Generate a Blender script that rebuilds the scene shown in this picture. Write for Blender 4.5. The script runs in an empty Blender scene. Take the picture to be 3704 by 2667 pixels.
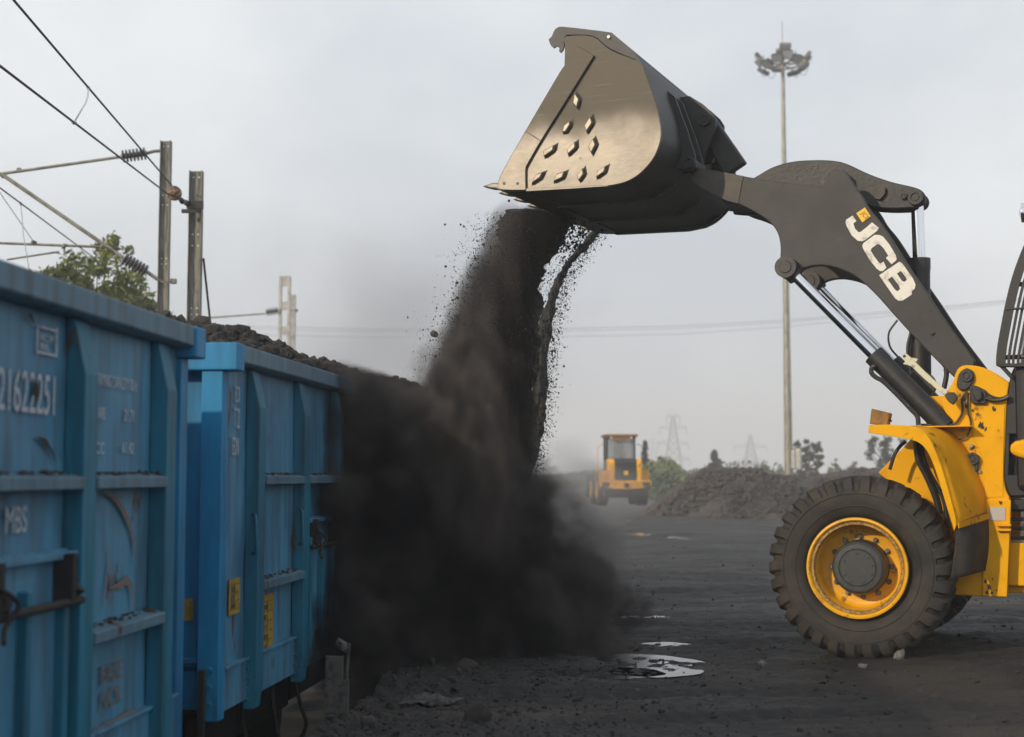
import bpy, bmesh, math, random
from mathutils import Vector, Matrix, noise as mnoise
R = math.radians
rnd = random.Random(7)
C = bpy.context.scene.collection
sc = bpy.context.scene

# ------------------------------------------------------------------ camera
CAMH = 1.48
FPX = 5144.0; CX = 1852.0; CY = 1333.5; HY = 1720.0
PITCH = math.atan((HY - CY) / FPX)
cam = bpy.data.cameras.new('camera'); camo = bpy.data.objects.new('camera', cam); C.objects.link(camo)
camo.location = (0, 0, CAMH); camo.rotation_euler = (math.pi/2 + PITCH, 0, 0)
cam.sensor_width = 36; cam.lens = 50; cam.clip_end = 6000; cam.clip_start = 0.05
cam.dof.use_dof = True; cam.dof.focus_distance = 12.6; cam.dof.aperture_fstop = 1.8
sc.camera = camo
sc.render.resolution_x = 1024; sc.render.resolution_y = 737

# ------------------------------------------------------------------ light
SUN_EL = R(21); SUN_AZ = math.atan2(-0.66, -0.75)   # x, y of the direction towards the sun
w = bpy.data.worlds.new('World'); sc.world = w; w.use_nodes = True
nt = w.node_tree; nt.nodes.clear()
def NN(nt, t, **k):
    n = nt.nodes.new(t)
    for a, b in k.items():
        setattr(n, a, b)
    return n
out = NN(nt, 'ShaderNodeOutputWorld'); bg = NN(nt, 'ShaderNodeBackground')
sky = NN(nt, 'ShaderNodeTexSky', sky_type='NISHITA', sun_disc=False)
sky.sun_elevation = SUN_EL; sky.sun_rotation = math.atan2(-0.66, -0.75)
sky.air_density = 1.6; sky.dust_density = 5.0; sky.ozone_density = 1.5
tc = NN(nt, 'ShaderNodeTexCoord'); nz = NN(nt, 'ShaderNodeTexNoise')
mp = NN(nt, 'ShaderNodeMapping'); mp.inputs['Scale'].default_value = (1, 1, 1.5)
nz.inputs['Scale'].default_value = 2.2; nz.inputs['Detail'].default_value = 5; nz.inputs['Roughness'].default_value = .5
rp = NN(nt, 'ShaderNodeValToRGB')
rp.color_ramp.elements[0].position = .40; rp.color_ramp.elements[0].color = (6.2, 6.8, 7.65, 1)
rp.color_ramp.elements[1].position = .62; rp.color_ramp.elements[1].color = (9.3, 9.75, 10.15, 1)
mx = NN(nt, 'ShaderNodeMix', data_type='RGBA'); mx.inputs[0].default_value = .95
L = nt.links.new
L(tc.outputs['Generated'], mp.inputs[0]); L(mp.outputs[0], nz.inputs['Vector']); L(nz.outputs[0], rp.inputs[0])
L(sky.outputs[0], mx.inputs[6]); L(rp.outputs[0], mx.inputs[7]); L(mx.outputs[2], bg.inputs[0]); L(bg.outputs[0], out.inputs[0])
bg.inputs[1].default_value = 0.10
sun = bpy.data.lights.new('sun', 'SUN'); suno = bpy.data.objects.new('sun', sun); C.objects.link(suno)
sun.energy = 3.3; sun.angle = R(.9); sun.color = (1, .83, .62)
sd = Vector((math.cos(SUN_AZ)*math.cos(SUN_EL), math.sin(SUN_AZ)*math.cos(SUN_EL), math.sin(SUN_EL)))
suno.rotation_euler = sd.to_track_quat('Z', 'Y').to_euler()
sc.view_settings.view_transform = 'Standard'; sc.view_settings.look = 'None'; sc.view_settings.exposure = 0; sc.view_settings.gamma = 1
cy = sc.cycles
cy.max_bounces = 6; cy.diffuse_bounces = 3; cy.glossy_bounces = 3; cy.transmission_bounces = 4; cy.volume_bounces = 1
cy.transparent_max_bounces = 8; cy.use_denoising = True; cy.volume_step_rate = 0.7; cy.volume_max_steps = 256
cy.use_adaptive_sampling = True; cy.adaptive_threshold = 0.02; cy.sample_clamp_indirect = 6

# ------------------------------------------------------------------ measuring the photograph
def ray(px, py):
    v = CY - py; c, s = math.cos(PITCH), math.sin(PITCH)
    return Vector((px - CX, FPX*c - v*s, FPX*s + v*c))
CAM = Vector((0, 0, CAMH))
def at(px, py, Y):
    d = ray(px, py); return CAM + d*(Y/d.y)
def atz(px, py, Z=0.0):
    d = ray(px, py); return CAM + d*((Z - CAMH)/d.z)
CR = {1: (1700, 50, 1.921), 2: (2450, 500, 1.633), 3: (2650, 1250, 1.3605), 4: (3300, 700, 2.7228), 5: (3300, 1300, 1.8144),
      6: (3100, 1250, 3.629), 7: (2250, 350, 3.266), 8: (1500, 600, 2.333), 9: (2750, 1900, 2.7213)}
def px(c, x, y):
    a = CR[c]; return a[0] + x/a[2], a[1] + y/a[2]
TH = R(24)
LO = Vector((2.79, 11.6, 0)); LF = Vector((-math.cos(TH), math.sin(TH), 0)); LW = Vector((math.sin(TH), math.cos(TH), 0))
def LP(c, x, y, w):                      # point of the loader's plane at offset w from its near side: local coordinates
    d = ray(*px(c, x, y)); p0 = LO + LW*w
    t = (p0 - CAM).dot(LW)/d.dot(LW); p = CAM + d*t - LO
    return Vector((p.dot(LF), -w, p.z))

# ------------------------------------------------------------------ objects
def tag(o, label=None, cat=None, group=None, kind=None):
    if label: o['label'] = label
    if cat: o['category'] = cat
    if group: o['group'] = group
    if kind: o['kind'] = kind
    return o
def empty(name, loc=(0, 0, 0), rz=0):
    o = bpy.data.objects.new(name, None); C.objects.link(o); o.location = loc; o.rotation_euler = (0, 0, rz); o.empty_display_size = .2
    return o
def obj(name, bm, m, parent=None, smooth=False, bevel=0, angle=40):
    me = bpy.data.meshes.new(name)
    bmesh.ops.recalc_face_normals(bm, faces=bm.faces[:])
    bm.to_mesh(me); bm.free()
    for mm in (m if isinstance(m, (list, tuple)) else [m]): me.materials.append(mm)
    o = bpy.data.objects.new(name, me); C.objects.link(o)
    if parent is not None: o.parent = parent
    if smooth:
        for p in me.polygons: p.use_smooth = True
        try: me.set_sharp_from_angle(angle=R(angle))
        except Exception: pass
    if bevel:
        b = o.modifiers.new('bevel', 'BEVEL'); b.width = bevel; b.segments = 2; b.limit_method = 'ANGLE'; b.angle_limit = R(40)
    return o
def copy_tree(o, parent=None):
    c = o.copy(); C.objects.link(c); c.parent = parent
    for ch in list(o.children): copy_tree(ch, c)
    return c
def BM(): return bmesh.new()
def box(bm, c, s, m=None):
    g = bmesh.ops.create_cube(bm, size=1)['verts']
    M = Matrix.Translation(c) @ (m if m else Matrix()) @ Matrix.Diagonal((s[0], s[1], s[2], 1))
    bmesh.ops.transform(bm, matrix=M, verts=g); return g
def prism(bm, pts, off):                 # pts: outline (Vectors), off: extrusion vector
    a = [bm.verts.new(p) for p in pts]; b = [bm.verts.new(Vector(p) + Vector(off)) for p in pts]
    n = len(pts); bm.faces.new(a); bm.faces.new(b[::-1])
    for i in range(n): bm.faces.new((a[i], b[i], b[(i+1) % n], a[(i+1) % n]))
def tube(bm, pts, r, n=10, caps=True):
    pts = [Vector(p) for p in pts]; rs = r if isinstance(r, (list, tuple)) else [r]*len(pts)
    rings = []; up = Vector((.13, .21, 1)).normalized()
    for i, p in enumerate(pts):
        d = (pts[min(i+1, len(pts)-1)] - pts[max(i-1, 0)]).normalized()
        if abs(d.dot(up)) > .97: up = Vector((1, .1, .1)).normalized()
        u = d.cross(up).normalized(); v = d.cross(u).normalized()
        rings.append([bm.verts.new(p + (u*math.cos(2*math.pi*k/n) + v*math.sin(2*math.pi*k/n))*rs[i]) for k in range(n)])
    for a, b in zip(rings, rings[1:]):
        for k in range(n): bm.faces.new((a[k], a[(k+1) % n], b[(k+1) % n], b[k]))
    if caps: bm.faces.new(rings[0]); bm.faces.new(rings[-1][::-1])
def curve_pts(pts, k=6):                 # Catmull-Rom through points
    P = [Vector(p) for p in pts]; P = [P[0]*2 - P[1]] + P + [P[-1]*2 - P[-2]]; o = []
    for i in range(1, len(P)-2):
        for j in range(k):
            t = j/k; a, b, c, d = P[i-1], P[i], P[i+1], P[i+2]
            o.append(.5*((2*b) + (c-a)*t + (2*a-5*b+4*c-d)*t*t + (3*b-a-3*c+d)*t**3))
    o.append(P[-2]); return o
def lathe(bm, prof, n=64, axis='y', org=(0, 0, 0), caps=True):   # prof: (r, h) ; axis: world axis of revolution
    rings = []
    for r, h in prof:
        ring = []
        for k in range(n):
            a = 2*math.pi*k/n; x, z = r*math.cos(a), r*math.sin(a)
            p = {'y': (x, h, z), 'z': (x, z, h), 'x': (h, x, z)}[axis]
            ring.append(bm.verts.new(Vector(p) + Vector(org)))
        rings.append(ring)
    for a, b in zip(rings, rings[1:]):
        for k in range(n): bm.faces.new((a[k], a[(k+1) % n], b[(k+1) % n], b[k]))
    if caps and prof[0][0] > 1e-4: bm.faces.new(rings[0])
    if caps and prof[-1][0] > 1e-4: bm.faces.new(rings[-1][::-1])
ICO = {}
def ico(sub):
    if sub not in ICO:
        b = bmesh.new(); bmesh.ops.create_icosphere(b, subdivisions=sub, radius=1); b.verts.ensure_lookup_table(); b.verts.index_update()
        ICO[sub] = ([q.co.copy() for q in b.verts], [[q.index for q in f.verts] for f in b.faces]); b.free()
    return ICO[sub]
def rock(bm, c, r, seed, sub=1, flat=.8):
    T = ico(sub); v = [bm.verts.new(q) for q in T[0]]; rr = random.Random(seed)
    for f in T[1]: bm.faces.new([v[i] for i in f])
    o = Vector((rr.random()*90, rr.random()*90, rr.random()*90)); e = Matrix.Rotation(rr.random()*6, 4, Vector((rr.random(), rr.random(), .3)).normalized())
    s = Vector((rr.uniform(.75, 1.2), rr.uniform(.7, 1.1), flat*rr.uniform(.7, 1.1)))
    for q in v:
        d = 1 + .42*mnoise.noise(q.co*1.3 + o); p = e @ Vector((q.co.x*s.x, q.co.y*s.y, q.co.z*s.z)); q.co = Vector(c) + p*d*r
# ------------------------------------------------------------------ materials
def mat(name, col, rough=.6, metal=0, col2=None, scale=6, lo=.45, hi=.6, bump=0, bscale=40, rough2=None, detail=6, stretch=None, col3=None, s3=30, lo3=.6, hi3=.7, spec=.5, coat=0):
    m = bpy.data.materials.new(name); m.use_nodes = True; t = m.node_tree; b = t.nodes['Principled BSDF']; K = t.links.new
    b.inputs['Roughness'].default_value = rough; b.inputs['Metallic'].default_value = metal
    b.inputs['Base Color'].default_value = (*col, 1); b.inputs['Specular IOR Level'].default_value = spec
    if coat: b.inputs['Coat Weight'].default_value = coat; b.inputs['Coat Roughness'].default_value = .15
    tcn = NN(t, 'ShaderNodeTexCoord'); mpn = NN(t, 'ShaderNodeMapping'); K(tcn.outputs['Object'], mpn.inputs[0])
    if stretch: mpn.inputs['Scale'].default_value = stretch
    def nse(s, d=detail):
        n = NN(t, 'ShaderNodeTexNoise'); n.inputs['Scale'].default_value = s; n.inputs['Detail'].default_value = d; n.inputs['Roughness'].default_value = .6
        K(mpn.outputs[0], n.inputs['Vector']); return n
    def rng(src, a, c, x0=0, x1=1):
        r = NN(t, 'ShaderNodeMapRange'); r.interpolation_type = 'SMOOTHSTEP'
        for i, v in zip((1, 2, 3, 4), (a, c, x0, x1)): r.inputs[i].default_value = v
        K(src, r.inputs[0]); return r
    cur = None
    if col2:
        n = nse(scale); r = rng(n.outputs[0], lo, hi); x = NN(t, 'ShaderNodeMix', data_type='RGBA')
        x.inputs[6].default_value = (*col, 1); x.inputs[7].default_value = (*col2, 1); K(r.outputs[0], x.inputs[0]); cur = x.outputs[2]
        if rough2 is not None:
            r2 = rng(n.outputs[0], lo, hi, rough, rough2); K(r2.outputs[0], b.inputs['Roughness'])
    if col3:
        n = nse(s3); r = rng(n.outputs[0], lo3, hi3); x = NN(t, 'ShaderNodeMix', data_type='RGBA')
        if cur: K(cur, x.inputs[6])
        else: x.inputs[6].default_value = (*col, 1)
        x.inputs[7].default_value = (*col3, 1); K(r.outputs[0], x.inputs[0]); cur = x.outputs[2]
    if cur: K(cur, b.inputs['Base Color'])
    if bump:
        n = nse(bscale, 8); q = NN(t, 'ShaderNodeBump'); q.inputs['Strength'].default_value = bump; q.inputs['Distance'].default_value = .02
        K(n.outputs[0], q.inputs['Height']); K(q.outputs[0], b.inputs['Normal'])
    return m
M = {}
M['yellow'] = mat('yellow_paint', (.80, .395, .001), .42, 0, (.66, .30, .001), 2.2, .42, .68, .06, 60, col3=(.07, .045, .02), s3=6, lo3=.60, hi3=.70, spec=.12, rough2=.6)
M['rimyellow'] = mat('rim_paint', (.80, .40, .001), .42, 0, (.55, .25, .01), 8, .5, .75, .06, 60, col3=(.12, .06, .02), s3=12, lo3=.58, hi3=.70)
M['rust'] = mat('rusty_ring', (.22, .12, .05), .7, .2, (.5, .3, .08), 40, .4, .6, .2, 90)
M['armgrey'] = mat('arm_paint', (.033, .0318, .0295), .58, 0, (.020, .0195, .0185), 2.6, .38, .66, .10, 40, col3=(.050, .044, .037), s3=7, lo3=.62, hi3=.76)
M['dark'] = mat('dark_steel', (.019, .020, .022), .5, .1, (.034, .032, .029), 9, .45, .7, .12, 50)
M['darker'] = mat('black_paint', (.010, .010, .011), .45, 0, (.02, .019, .017), 9, .5, .7, .08, 50)
M['crank'] = mat('crank_paint', (.022, .0215, .021), .5, 0, (.012, .012, .012), 5, .4, .6, .2, 30, col3=(.05, .042, .034), s3=6, lo3=.6, hi3=.72)
M['rubber'] = mat('tyre_rubber', (.024, .021, .018), .74, 0, (.040, .033, .026), 5, .38, .66, .25, 70, col3=(.014, .013, .012), s3=3, lo3=.5, hi3=.68)
M['hub'] = mat('hub_paint', (.035, .040, .041), .5, .1, (.06, .06, .055), 20, .5, .7, .08, 70)
M['chrome'] = mat('chrome', (.78, .79, .82), .12, 1)
M['steel'] = mat('galvanised', (.30, .285, .225), .5, .5, (.17, .16, .12), 7, .4, .65, .1, 60, stretch=(1, 1, .25))
M['ohe'] = mat('mast_steel', (.22, .215, .18), .6, .2, (.09, .085, .07), 6, .4, .62, .15, 60, stretch=(3, 3, .4), col3=(.28, .17, .08), s3=5, lo3=.6, hi3=.72)
M['conc'] = mat('concrete', (.50, .49, .45), .85, 0, (.36, .35, .31), 6, .45, .65, .2, 60)
M['insul'] = mat('insulator', (.055, .045, .045), .3)
M['insulrust'] = mat('insulator_cap', (.075, .03, .02), .5, 0, (.3, .2, .1), 20)
M['wire'] = mat('wire', (.02, .022, .03), .5, .3)
M['white'] = mat('white_paint', (.72, .70, .64), .5, 0, (.45, .42, .36), 14, .5, .7, .05)
M['cream'] = mat('cream_bracket', (.60, .58, .42), .55, 0, (.25, .22, .15), 16, .55, .66, .1, 50)
M['orange'] = mat('reflector_orange', (.26, .12, .005), .45, 0, (.16, .07, .005), 18, .4, .7)
M['flap'] = mat('mud_flap', (.028, .024, .022), .75, 0, (.07, .058, .045), 5, .4, .7, .1, 50)
M['glass'] = mat('cab_glass', (.30, .34, .36), .06, 0, spec=.8); M['glass'].node_tree.nodes['Principled BSDF'].inputs['Alpha'].default_value = .45
M['lampglass'] = mat('lamp_glass', (.6, .62, .65), .1, .7)
M['sign'] = mat('plate', (.42, .40, .38), .5, .4)
M['logo'] = mat('logo_yellow', (.85, .47, .01), .45)
M['coal'] = mat('coal', (.010, .010, .010), .6, 0, (.018, .016, .014), 6, .4, .65, .4, 25)
M['coalbrown'] = mat('coal_dusty', (.034, .028, .023), .85, 0, (.014, .013, .013), 8, .42, .62, .5, 20)
M['heap'] = mat('stockpile_coal', (.060, .050, .045), .9, 0, (.029, .026, .0245), 1.1, .38, .66, .8, 6, col3=(.085, .074, .067), s3=5, lo3=.6, hi3=.68)
M['sack'] = mat('sack', (.07, .065, .06), .8, 0, (.03, .028, .026), 16)
M['stone'] = mat('grey_stone', (.15, .145, .135), .85, 0, (.09, .085, .08), 30, .4, .6, .4, 60)
M['bark'] = mat('bark', (.09, .07, .05), .9, 0, (.05, .04, .03), 12)

def wagon_paint(name, base, alt, worn):
    m = mat(name, base, .52, 0, alt, 1.6, .35, .7, .05, 30, col3=(.075, .045, .034), s3=4, lo3=.645, hi3=.70, stretch=(1, 1, .45), spec=.5)
    t = m.node_tree; b = t.nodes['Principled BSDF']; src = b.inputs['Base Color'].links[0].from_socket
    tcn = NN(t, 'ShaderNodeTexCoord'); mpn = NN(t, 'ShaderNodeMapping'); mpn.inputs['Scale'].default_value = (6, 6, .7)
    n = NN(t, 'ShaderNodeTexNoise'); n.inputs['Scale'].default_value = 2; n.inputs['Detail'].default_value = 5
    r = NN(t, 'ShaderNodeMapRange'); r.inputs[1].default_value = .42; r.inputs[2].default_value = .70; r.inputs[4].default_value = .62
    x = NN(t, 'ShaderNodeMix', data_type='RGBA'); x.inputs[7].default_value = (*worn, 1)
    K = t.links.new; K(tcn.outputs['Object'], mpn.inputs[0]); K(mpn.outputs[0], n.inputs['Vector']); K(n.outputs[0], r.inputs[0])
    K(r.outputs[0], x.inputs[0]); K(src, x.inputs[6]); K(x.outputs[2], b.inputs['Base Color']); return m
M['wpanel'] = wagon_paint('wagon_panel_blue', (.064, .235, .375), (.036, .155, .275), (.030, .048, .065))
M['wstake'] = wagon_paint('wagon_stanchion_blue', (.006, .165, .265), (.004, .095, .165), (.010, .035, .05))
M['wend'] = wagon_paint('wagon_end_blue', (.003, .21, .44), (.002, .13, .30), (.006, .05, .09))
M['wrim'] = wagon_paint('wagon_rim_blue', (.085, .185, .255), (.05, .12, .185), (.04, .045, .05))
M['placard'] = mat('yellow_placard', (.34, .22, .02), .7, 0, (.22, .14, .02), 14)
M['letter'] = mat('faded_lettering', (.42, .45, .50), .7, 0, (.12, .19, .26), 14, .48, .68)
M['letterdark'] = mat('placard_lettering', (.06, .05, .04), .7)
M['scrape'] = mat('scraped_primer', (.16, .12, .10), .7, 0, (.07, .12, .17), 12, .5, .68)
M['undergear'] = mat('undergear', (.009, .009, .009), .8, 0, (.016, .014, .012), 10)

# bucket plate: steel polished by coal, dark reflection above painted into the colour
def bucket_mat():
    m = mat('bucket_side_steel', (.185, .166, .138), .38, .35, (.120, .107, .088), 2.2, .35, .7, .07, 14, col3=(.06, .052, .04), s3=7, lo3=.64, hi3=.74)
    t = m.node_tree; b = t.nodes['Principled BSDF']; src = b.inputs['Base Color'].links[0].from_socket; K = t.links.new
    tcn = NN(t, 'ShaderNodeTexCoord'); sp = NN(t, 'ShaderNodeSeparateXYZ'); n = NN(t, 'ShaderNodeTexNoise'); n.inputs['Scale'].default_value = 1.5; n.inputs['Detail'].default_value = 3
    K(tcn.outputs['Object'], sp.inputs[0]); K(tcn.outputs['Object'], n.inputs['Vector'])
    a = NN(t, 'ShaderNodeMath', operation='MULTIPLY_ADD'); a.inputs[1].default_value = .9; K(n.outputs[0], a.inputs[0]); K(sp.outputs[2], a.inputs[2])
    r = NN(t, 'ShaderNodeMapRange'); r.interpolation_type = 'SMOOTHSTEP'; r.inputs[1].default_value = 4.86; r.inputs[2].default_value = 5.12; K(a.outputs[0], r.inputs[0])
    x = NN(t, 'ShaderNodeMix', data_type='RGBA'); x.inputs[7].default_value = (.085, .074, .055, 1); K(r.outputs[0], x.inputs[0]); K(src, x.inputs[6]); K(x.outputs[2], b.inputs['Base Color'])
    pm = NN(t, 'ShaderNodeMapping'); pm.inputs['Rotation'].default_value = (0, R(38), 0); pm.inputs['Scale'].default_value = (1.2, 1.2, 46); K(tcn.outputs['Object'], pm.inputs[0])
    sn = NN(t, 'ShaderNodeTexNoise'); sn.inputs['Scale'].default_value = 1.6; sn.inputs['Detail'].default_value = 3; K(pm.outputs[0], sn.inputs['Vector'])
    sr = NN(t, 'ShaderNodeMapRange'); sr.inputs[1].default_value = .62; sr.inputs[2].default_value = .72; sr.inputs[4].default_value = .22; K(sn.outputs[0], sr.inputs[0])
    x3 = NN(t, 'ShaderNodeMix', data_type='RGBA'); x3.inputs[7].default_value = (.27, .25, .21, 1); K(sr.outputs[0], x3.inputs[0]); K(x.outputs[2], x3.inputs[6]); K(x3.outputs[2], b.inputs['Base Color'])
    r2 = NN(t, 'ShaderNodeMapRange'); r2.inputs[1].default_value = 4.8; r2.inputs[2].default_value = 5.2; r2.inputs[3].default_value = .38; r2.inputs[4].default_value = .6; K(a.outputs[0], r2.inputs[0]); K(r2.outputs[0], b.inputs['Roughness'])
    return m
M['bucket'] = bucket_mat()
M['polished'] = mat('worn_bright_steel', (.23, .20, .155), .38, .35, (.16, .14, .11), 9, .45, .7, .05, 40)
M['halo_shade'] = mat('painted_shadow', (.045, .038, .030), .85, 0, (.09, .075, .055), 12, .45, .65, .2, 40)  # dark colour for the shadow painted round the diamonds

# ------------------------------------------------------------------ ground
def edge_x(y):
    if y < 8.4: e = -2.26 + .0773*y
    elif y < 20: e = -1.61 + .105*(y-8.4)
    else: e = -.39 + .14*(y-20)
    return e + .50
puddles = [(2345, 2398, .27, .40), (2120, 2425, .34, .22), (2340, 2228, .15, .14), (2410, 2326, .13, .12), (2310, 1932, .28, .9), (2470, 1945, .32, .9), (2600, 1968, .2, .5)]
PD = []
for a, b, rx, ry in puddles:
    p = atz(a, b, 0); PD.append((p.x, p.y, rx, ry))
RUTS = [(7.6, .10, .03, .22), (8.75, .05, .03, .20), (9.9, -.12, .05, .22), (13.2, -.25, .04, .25), (14.6, -.25, .04, .25), (17.5, .4, -.02, .3), (21, .5, -.03, .35), (25.5, .7, -.04, .4), (31, .8, -.03, .5)]
def gz(x, y):
    z = .05*mnoise.noise(Vector((x*.35, y*.35, 1))) + .022*mnoise.noise(Vector((x*1.7, y*1.7, 4)))
    z += .016*mnoise.noise(Vector((x*6, y*6, 9))) + .012*mnoise.noise(Vector((x*17, y*17, 2)))
    for (a, b, c, wd_) in RUTS:
        q = (y - (a + b*x + c*x*x) - .12*mnoise.noise(Vector((x*.6, a, 2))))/wd_
        if abs(q) < 2: z += (-.045*math.exp(-q*q*2) + .022*math.exp(-(abs(q)-1.15)**2*9))*(.7+.5*mnoise.noise(Vector((x*1.3, a, 6)))) + (.008*math.sin(x*38+q*3) if abs(q) < .7 else 0)
    z += .014*max(0, mnoise.noise(Vector((x*1.1, y*5.0, 12))))
    wet = 0
    for a, b, rx, ry in PD:
        d = math.hypot((x-a)/(rx*1.35), (y-b)/(ry*1.35)); wet = max(wet, min(1, max(0, (1.15-d)*2.2)))
    z = z*(1-wet) + wet*((-.0225 if x > .75 else -.019) + .014*mnoise.noise(Vector((x*5, y*9, 30))) + .034*mnoise.noise(Vector((x*12, y*20, 37))))
    e = edge_x(y) + .10*mnoise.noise(Vector((x, y*1.6, 5)))
    if x < e:
        t = min(1, (e-x)/.42); z = z*(1-t) + t*(-1.15)
        if t >= 1: z += .03*mnoise.noise(Vector((x*2, y*2, 3)))
    elif x < e + .9 and y < 40:
        t = 1-(x-e)/.9; z += t*(.05*abs(mnoise.noise(Vector((x*4, y*4, 8)))) + .03*mnoise.noise(Vector((x*11, y*11, 18))))
    if y > 28: z = z*(1-wet) - .03*wet + (.02 if wet < .4 else 0)
    return z
bm = BM(); rows = []; y = -14.0
ys = [-14, -9, -5, -2, 0, 2, 3.5, 4.5]
y = 5.2
while y < 2600: ys.append(y); y *= (1.0032 if y < 17 else 1.006) if y < 26 else (1.02 if y < 90 else 1.09)
NC = 440
for y in ys:
    row = []; Y = max(y, 5)
    for i in range(NC+1):
        t = -1 + 2*i/NC; x = Y*(.46*t + .25*t**5 + 1.6*t**21)
        if abs(t) > .93: x *= 1 + (abs(t)-.93)*30
        row.append(bm.verts.new((x, y, gz(x, y))))
    rows.append(row)
for a, b in zip(rows, rows[1:]):
    for i in range(NC): bm.faces.new((a[i], a[i+1], b[i+1], b[i]))
def ground_mat():
    m = mat('coal_yard_ground', (.0140, .0128, .0127), .92, 0, (.0072, .0070, .0073), .8, .38, .62, .9, 9, rough2=.72, col3=(.028, .0225, .0185), s3=.35, lo3=.46, hi3=.62, detail=9, stretch=(1, 1.5, 1))
    t = m.node_tree; b = t.nodes['Principled BSDF']; K = t.links.new; src = b.inputs['Base Color'].links[0].from_socket
    tcn = NN(t, 'ShaderNodeTexCoord'); v = NN(t, 'ShaderNodeTexVoronoi'); v.inputs['Scale'].default_value = 16; K(tcn.outputs['Object'], v.inputs['Vector'])
    gg = NN(t, 'ShaderNodeSeparateColor'); K(v.outputs['Color'], gg.inputs[0])
    r = NN(t, 'ShaderNodeMapRange'); r.inputs[1].default_value = .90; r.inputs[2].default_value = .97; K(gg.outputs[0], r.inputs[0])
    r3 = NN(t, 'ShaderNodeMapRange'); r3.inputs[1].default_value = .35; r3.inputs[2].default_value = .2; K(v.outputs['Distance'], r3.inputs[0])
    mu = NN(t, 'ShaderNodeMath', operation='MULTIPLY'); K(r.outputs[0], mu.inputs[0]); K(r3.outputs[0], mu.inputs[1])
    x = NN(t, 'ShaderNodeMix', data_type='RGBA'); x.inputs[7].default_value = (.055, .05, .046, 1); K(mu.outputs[0], x.inputs[0]); K(src, x.inputs[6]); K(x.outputs[2], b.inputs['Base Color'])
    b1 = [n for n in t.nodes if n.type == 'BUMP'][0]; b2 = NN(t, 'ShaderNodeBump'); b2.inputs['Strength'].default_value = .6; b2.inputs['Distance'].default_value = .015
    K(b1.outputs[0], b2.inputs['Normal']); K(mu.outputs[0], b2.inputs['Height']); K(b2.outputs[0], b.inputs['Normal'])
    return m
g = obj('ground', bm, ground_mat(), smooth=True, angle=180); tag(g, kind='structure')
# puddle water: one still sheet at one level; only the hollows of the ground lie below it
mw = mat('puddle_water', (.02, .022, .026), .05, 0, spec=.9, bump=.10, bscale=9)
for (a, b, rx, ry) in PD:
    bm = BM(); v = []
    for k in range(40):
        t = 2*math.pi*k/40; q = 1.75 + .3*mnoise.noise(Vector((math.cos(t)*1.5+a, math.sin(t)*1.5+b, 0)))
        v.append(bm.verts.new((a + rx*q*math.cos(t), b + ry*q*math.sin(t), -.0165)))
    bm.faces.new(v); tag(obj('water', bm, mw), kind='structure')
# loose lumps all over the yard that nobody could count
bm = BM()
for i in range(9000):
    Y = 6.3*math.exp(rnd.random()**1.1*1.6); X = rnd.uniform(-.16, .46)*Y
    if rnd.random() < .45: Y = rnd.uniform(6.8, 12.5); X = edge_x(Y) + abs(rnd.gauss(0, .9)) + .02
    if X < edge_x(Y): continue
    r = min(.05, .004 + rnd.expovariate(1/.0055))
    rock(bm, (X, Y, gz(X, Y) + r*.15), r, i, 1, .6)
gr = obj('rubble', bm, M['coalbrown'], smooth=True, angle=25); tag(gr, 'loose small coal lumps and grit scattered over the dark yard', 'gravel', kind='stuff')

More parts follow.
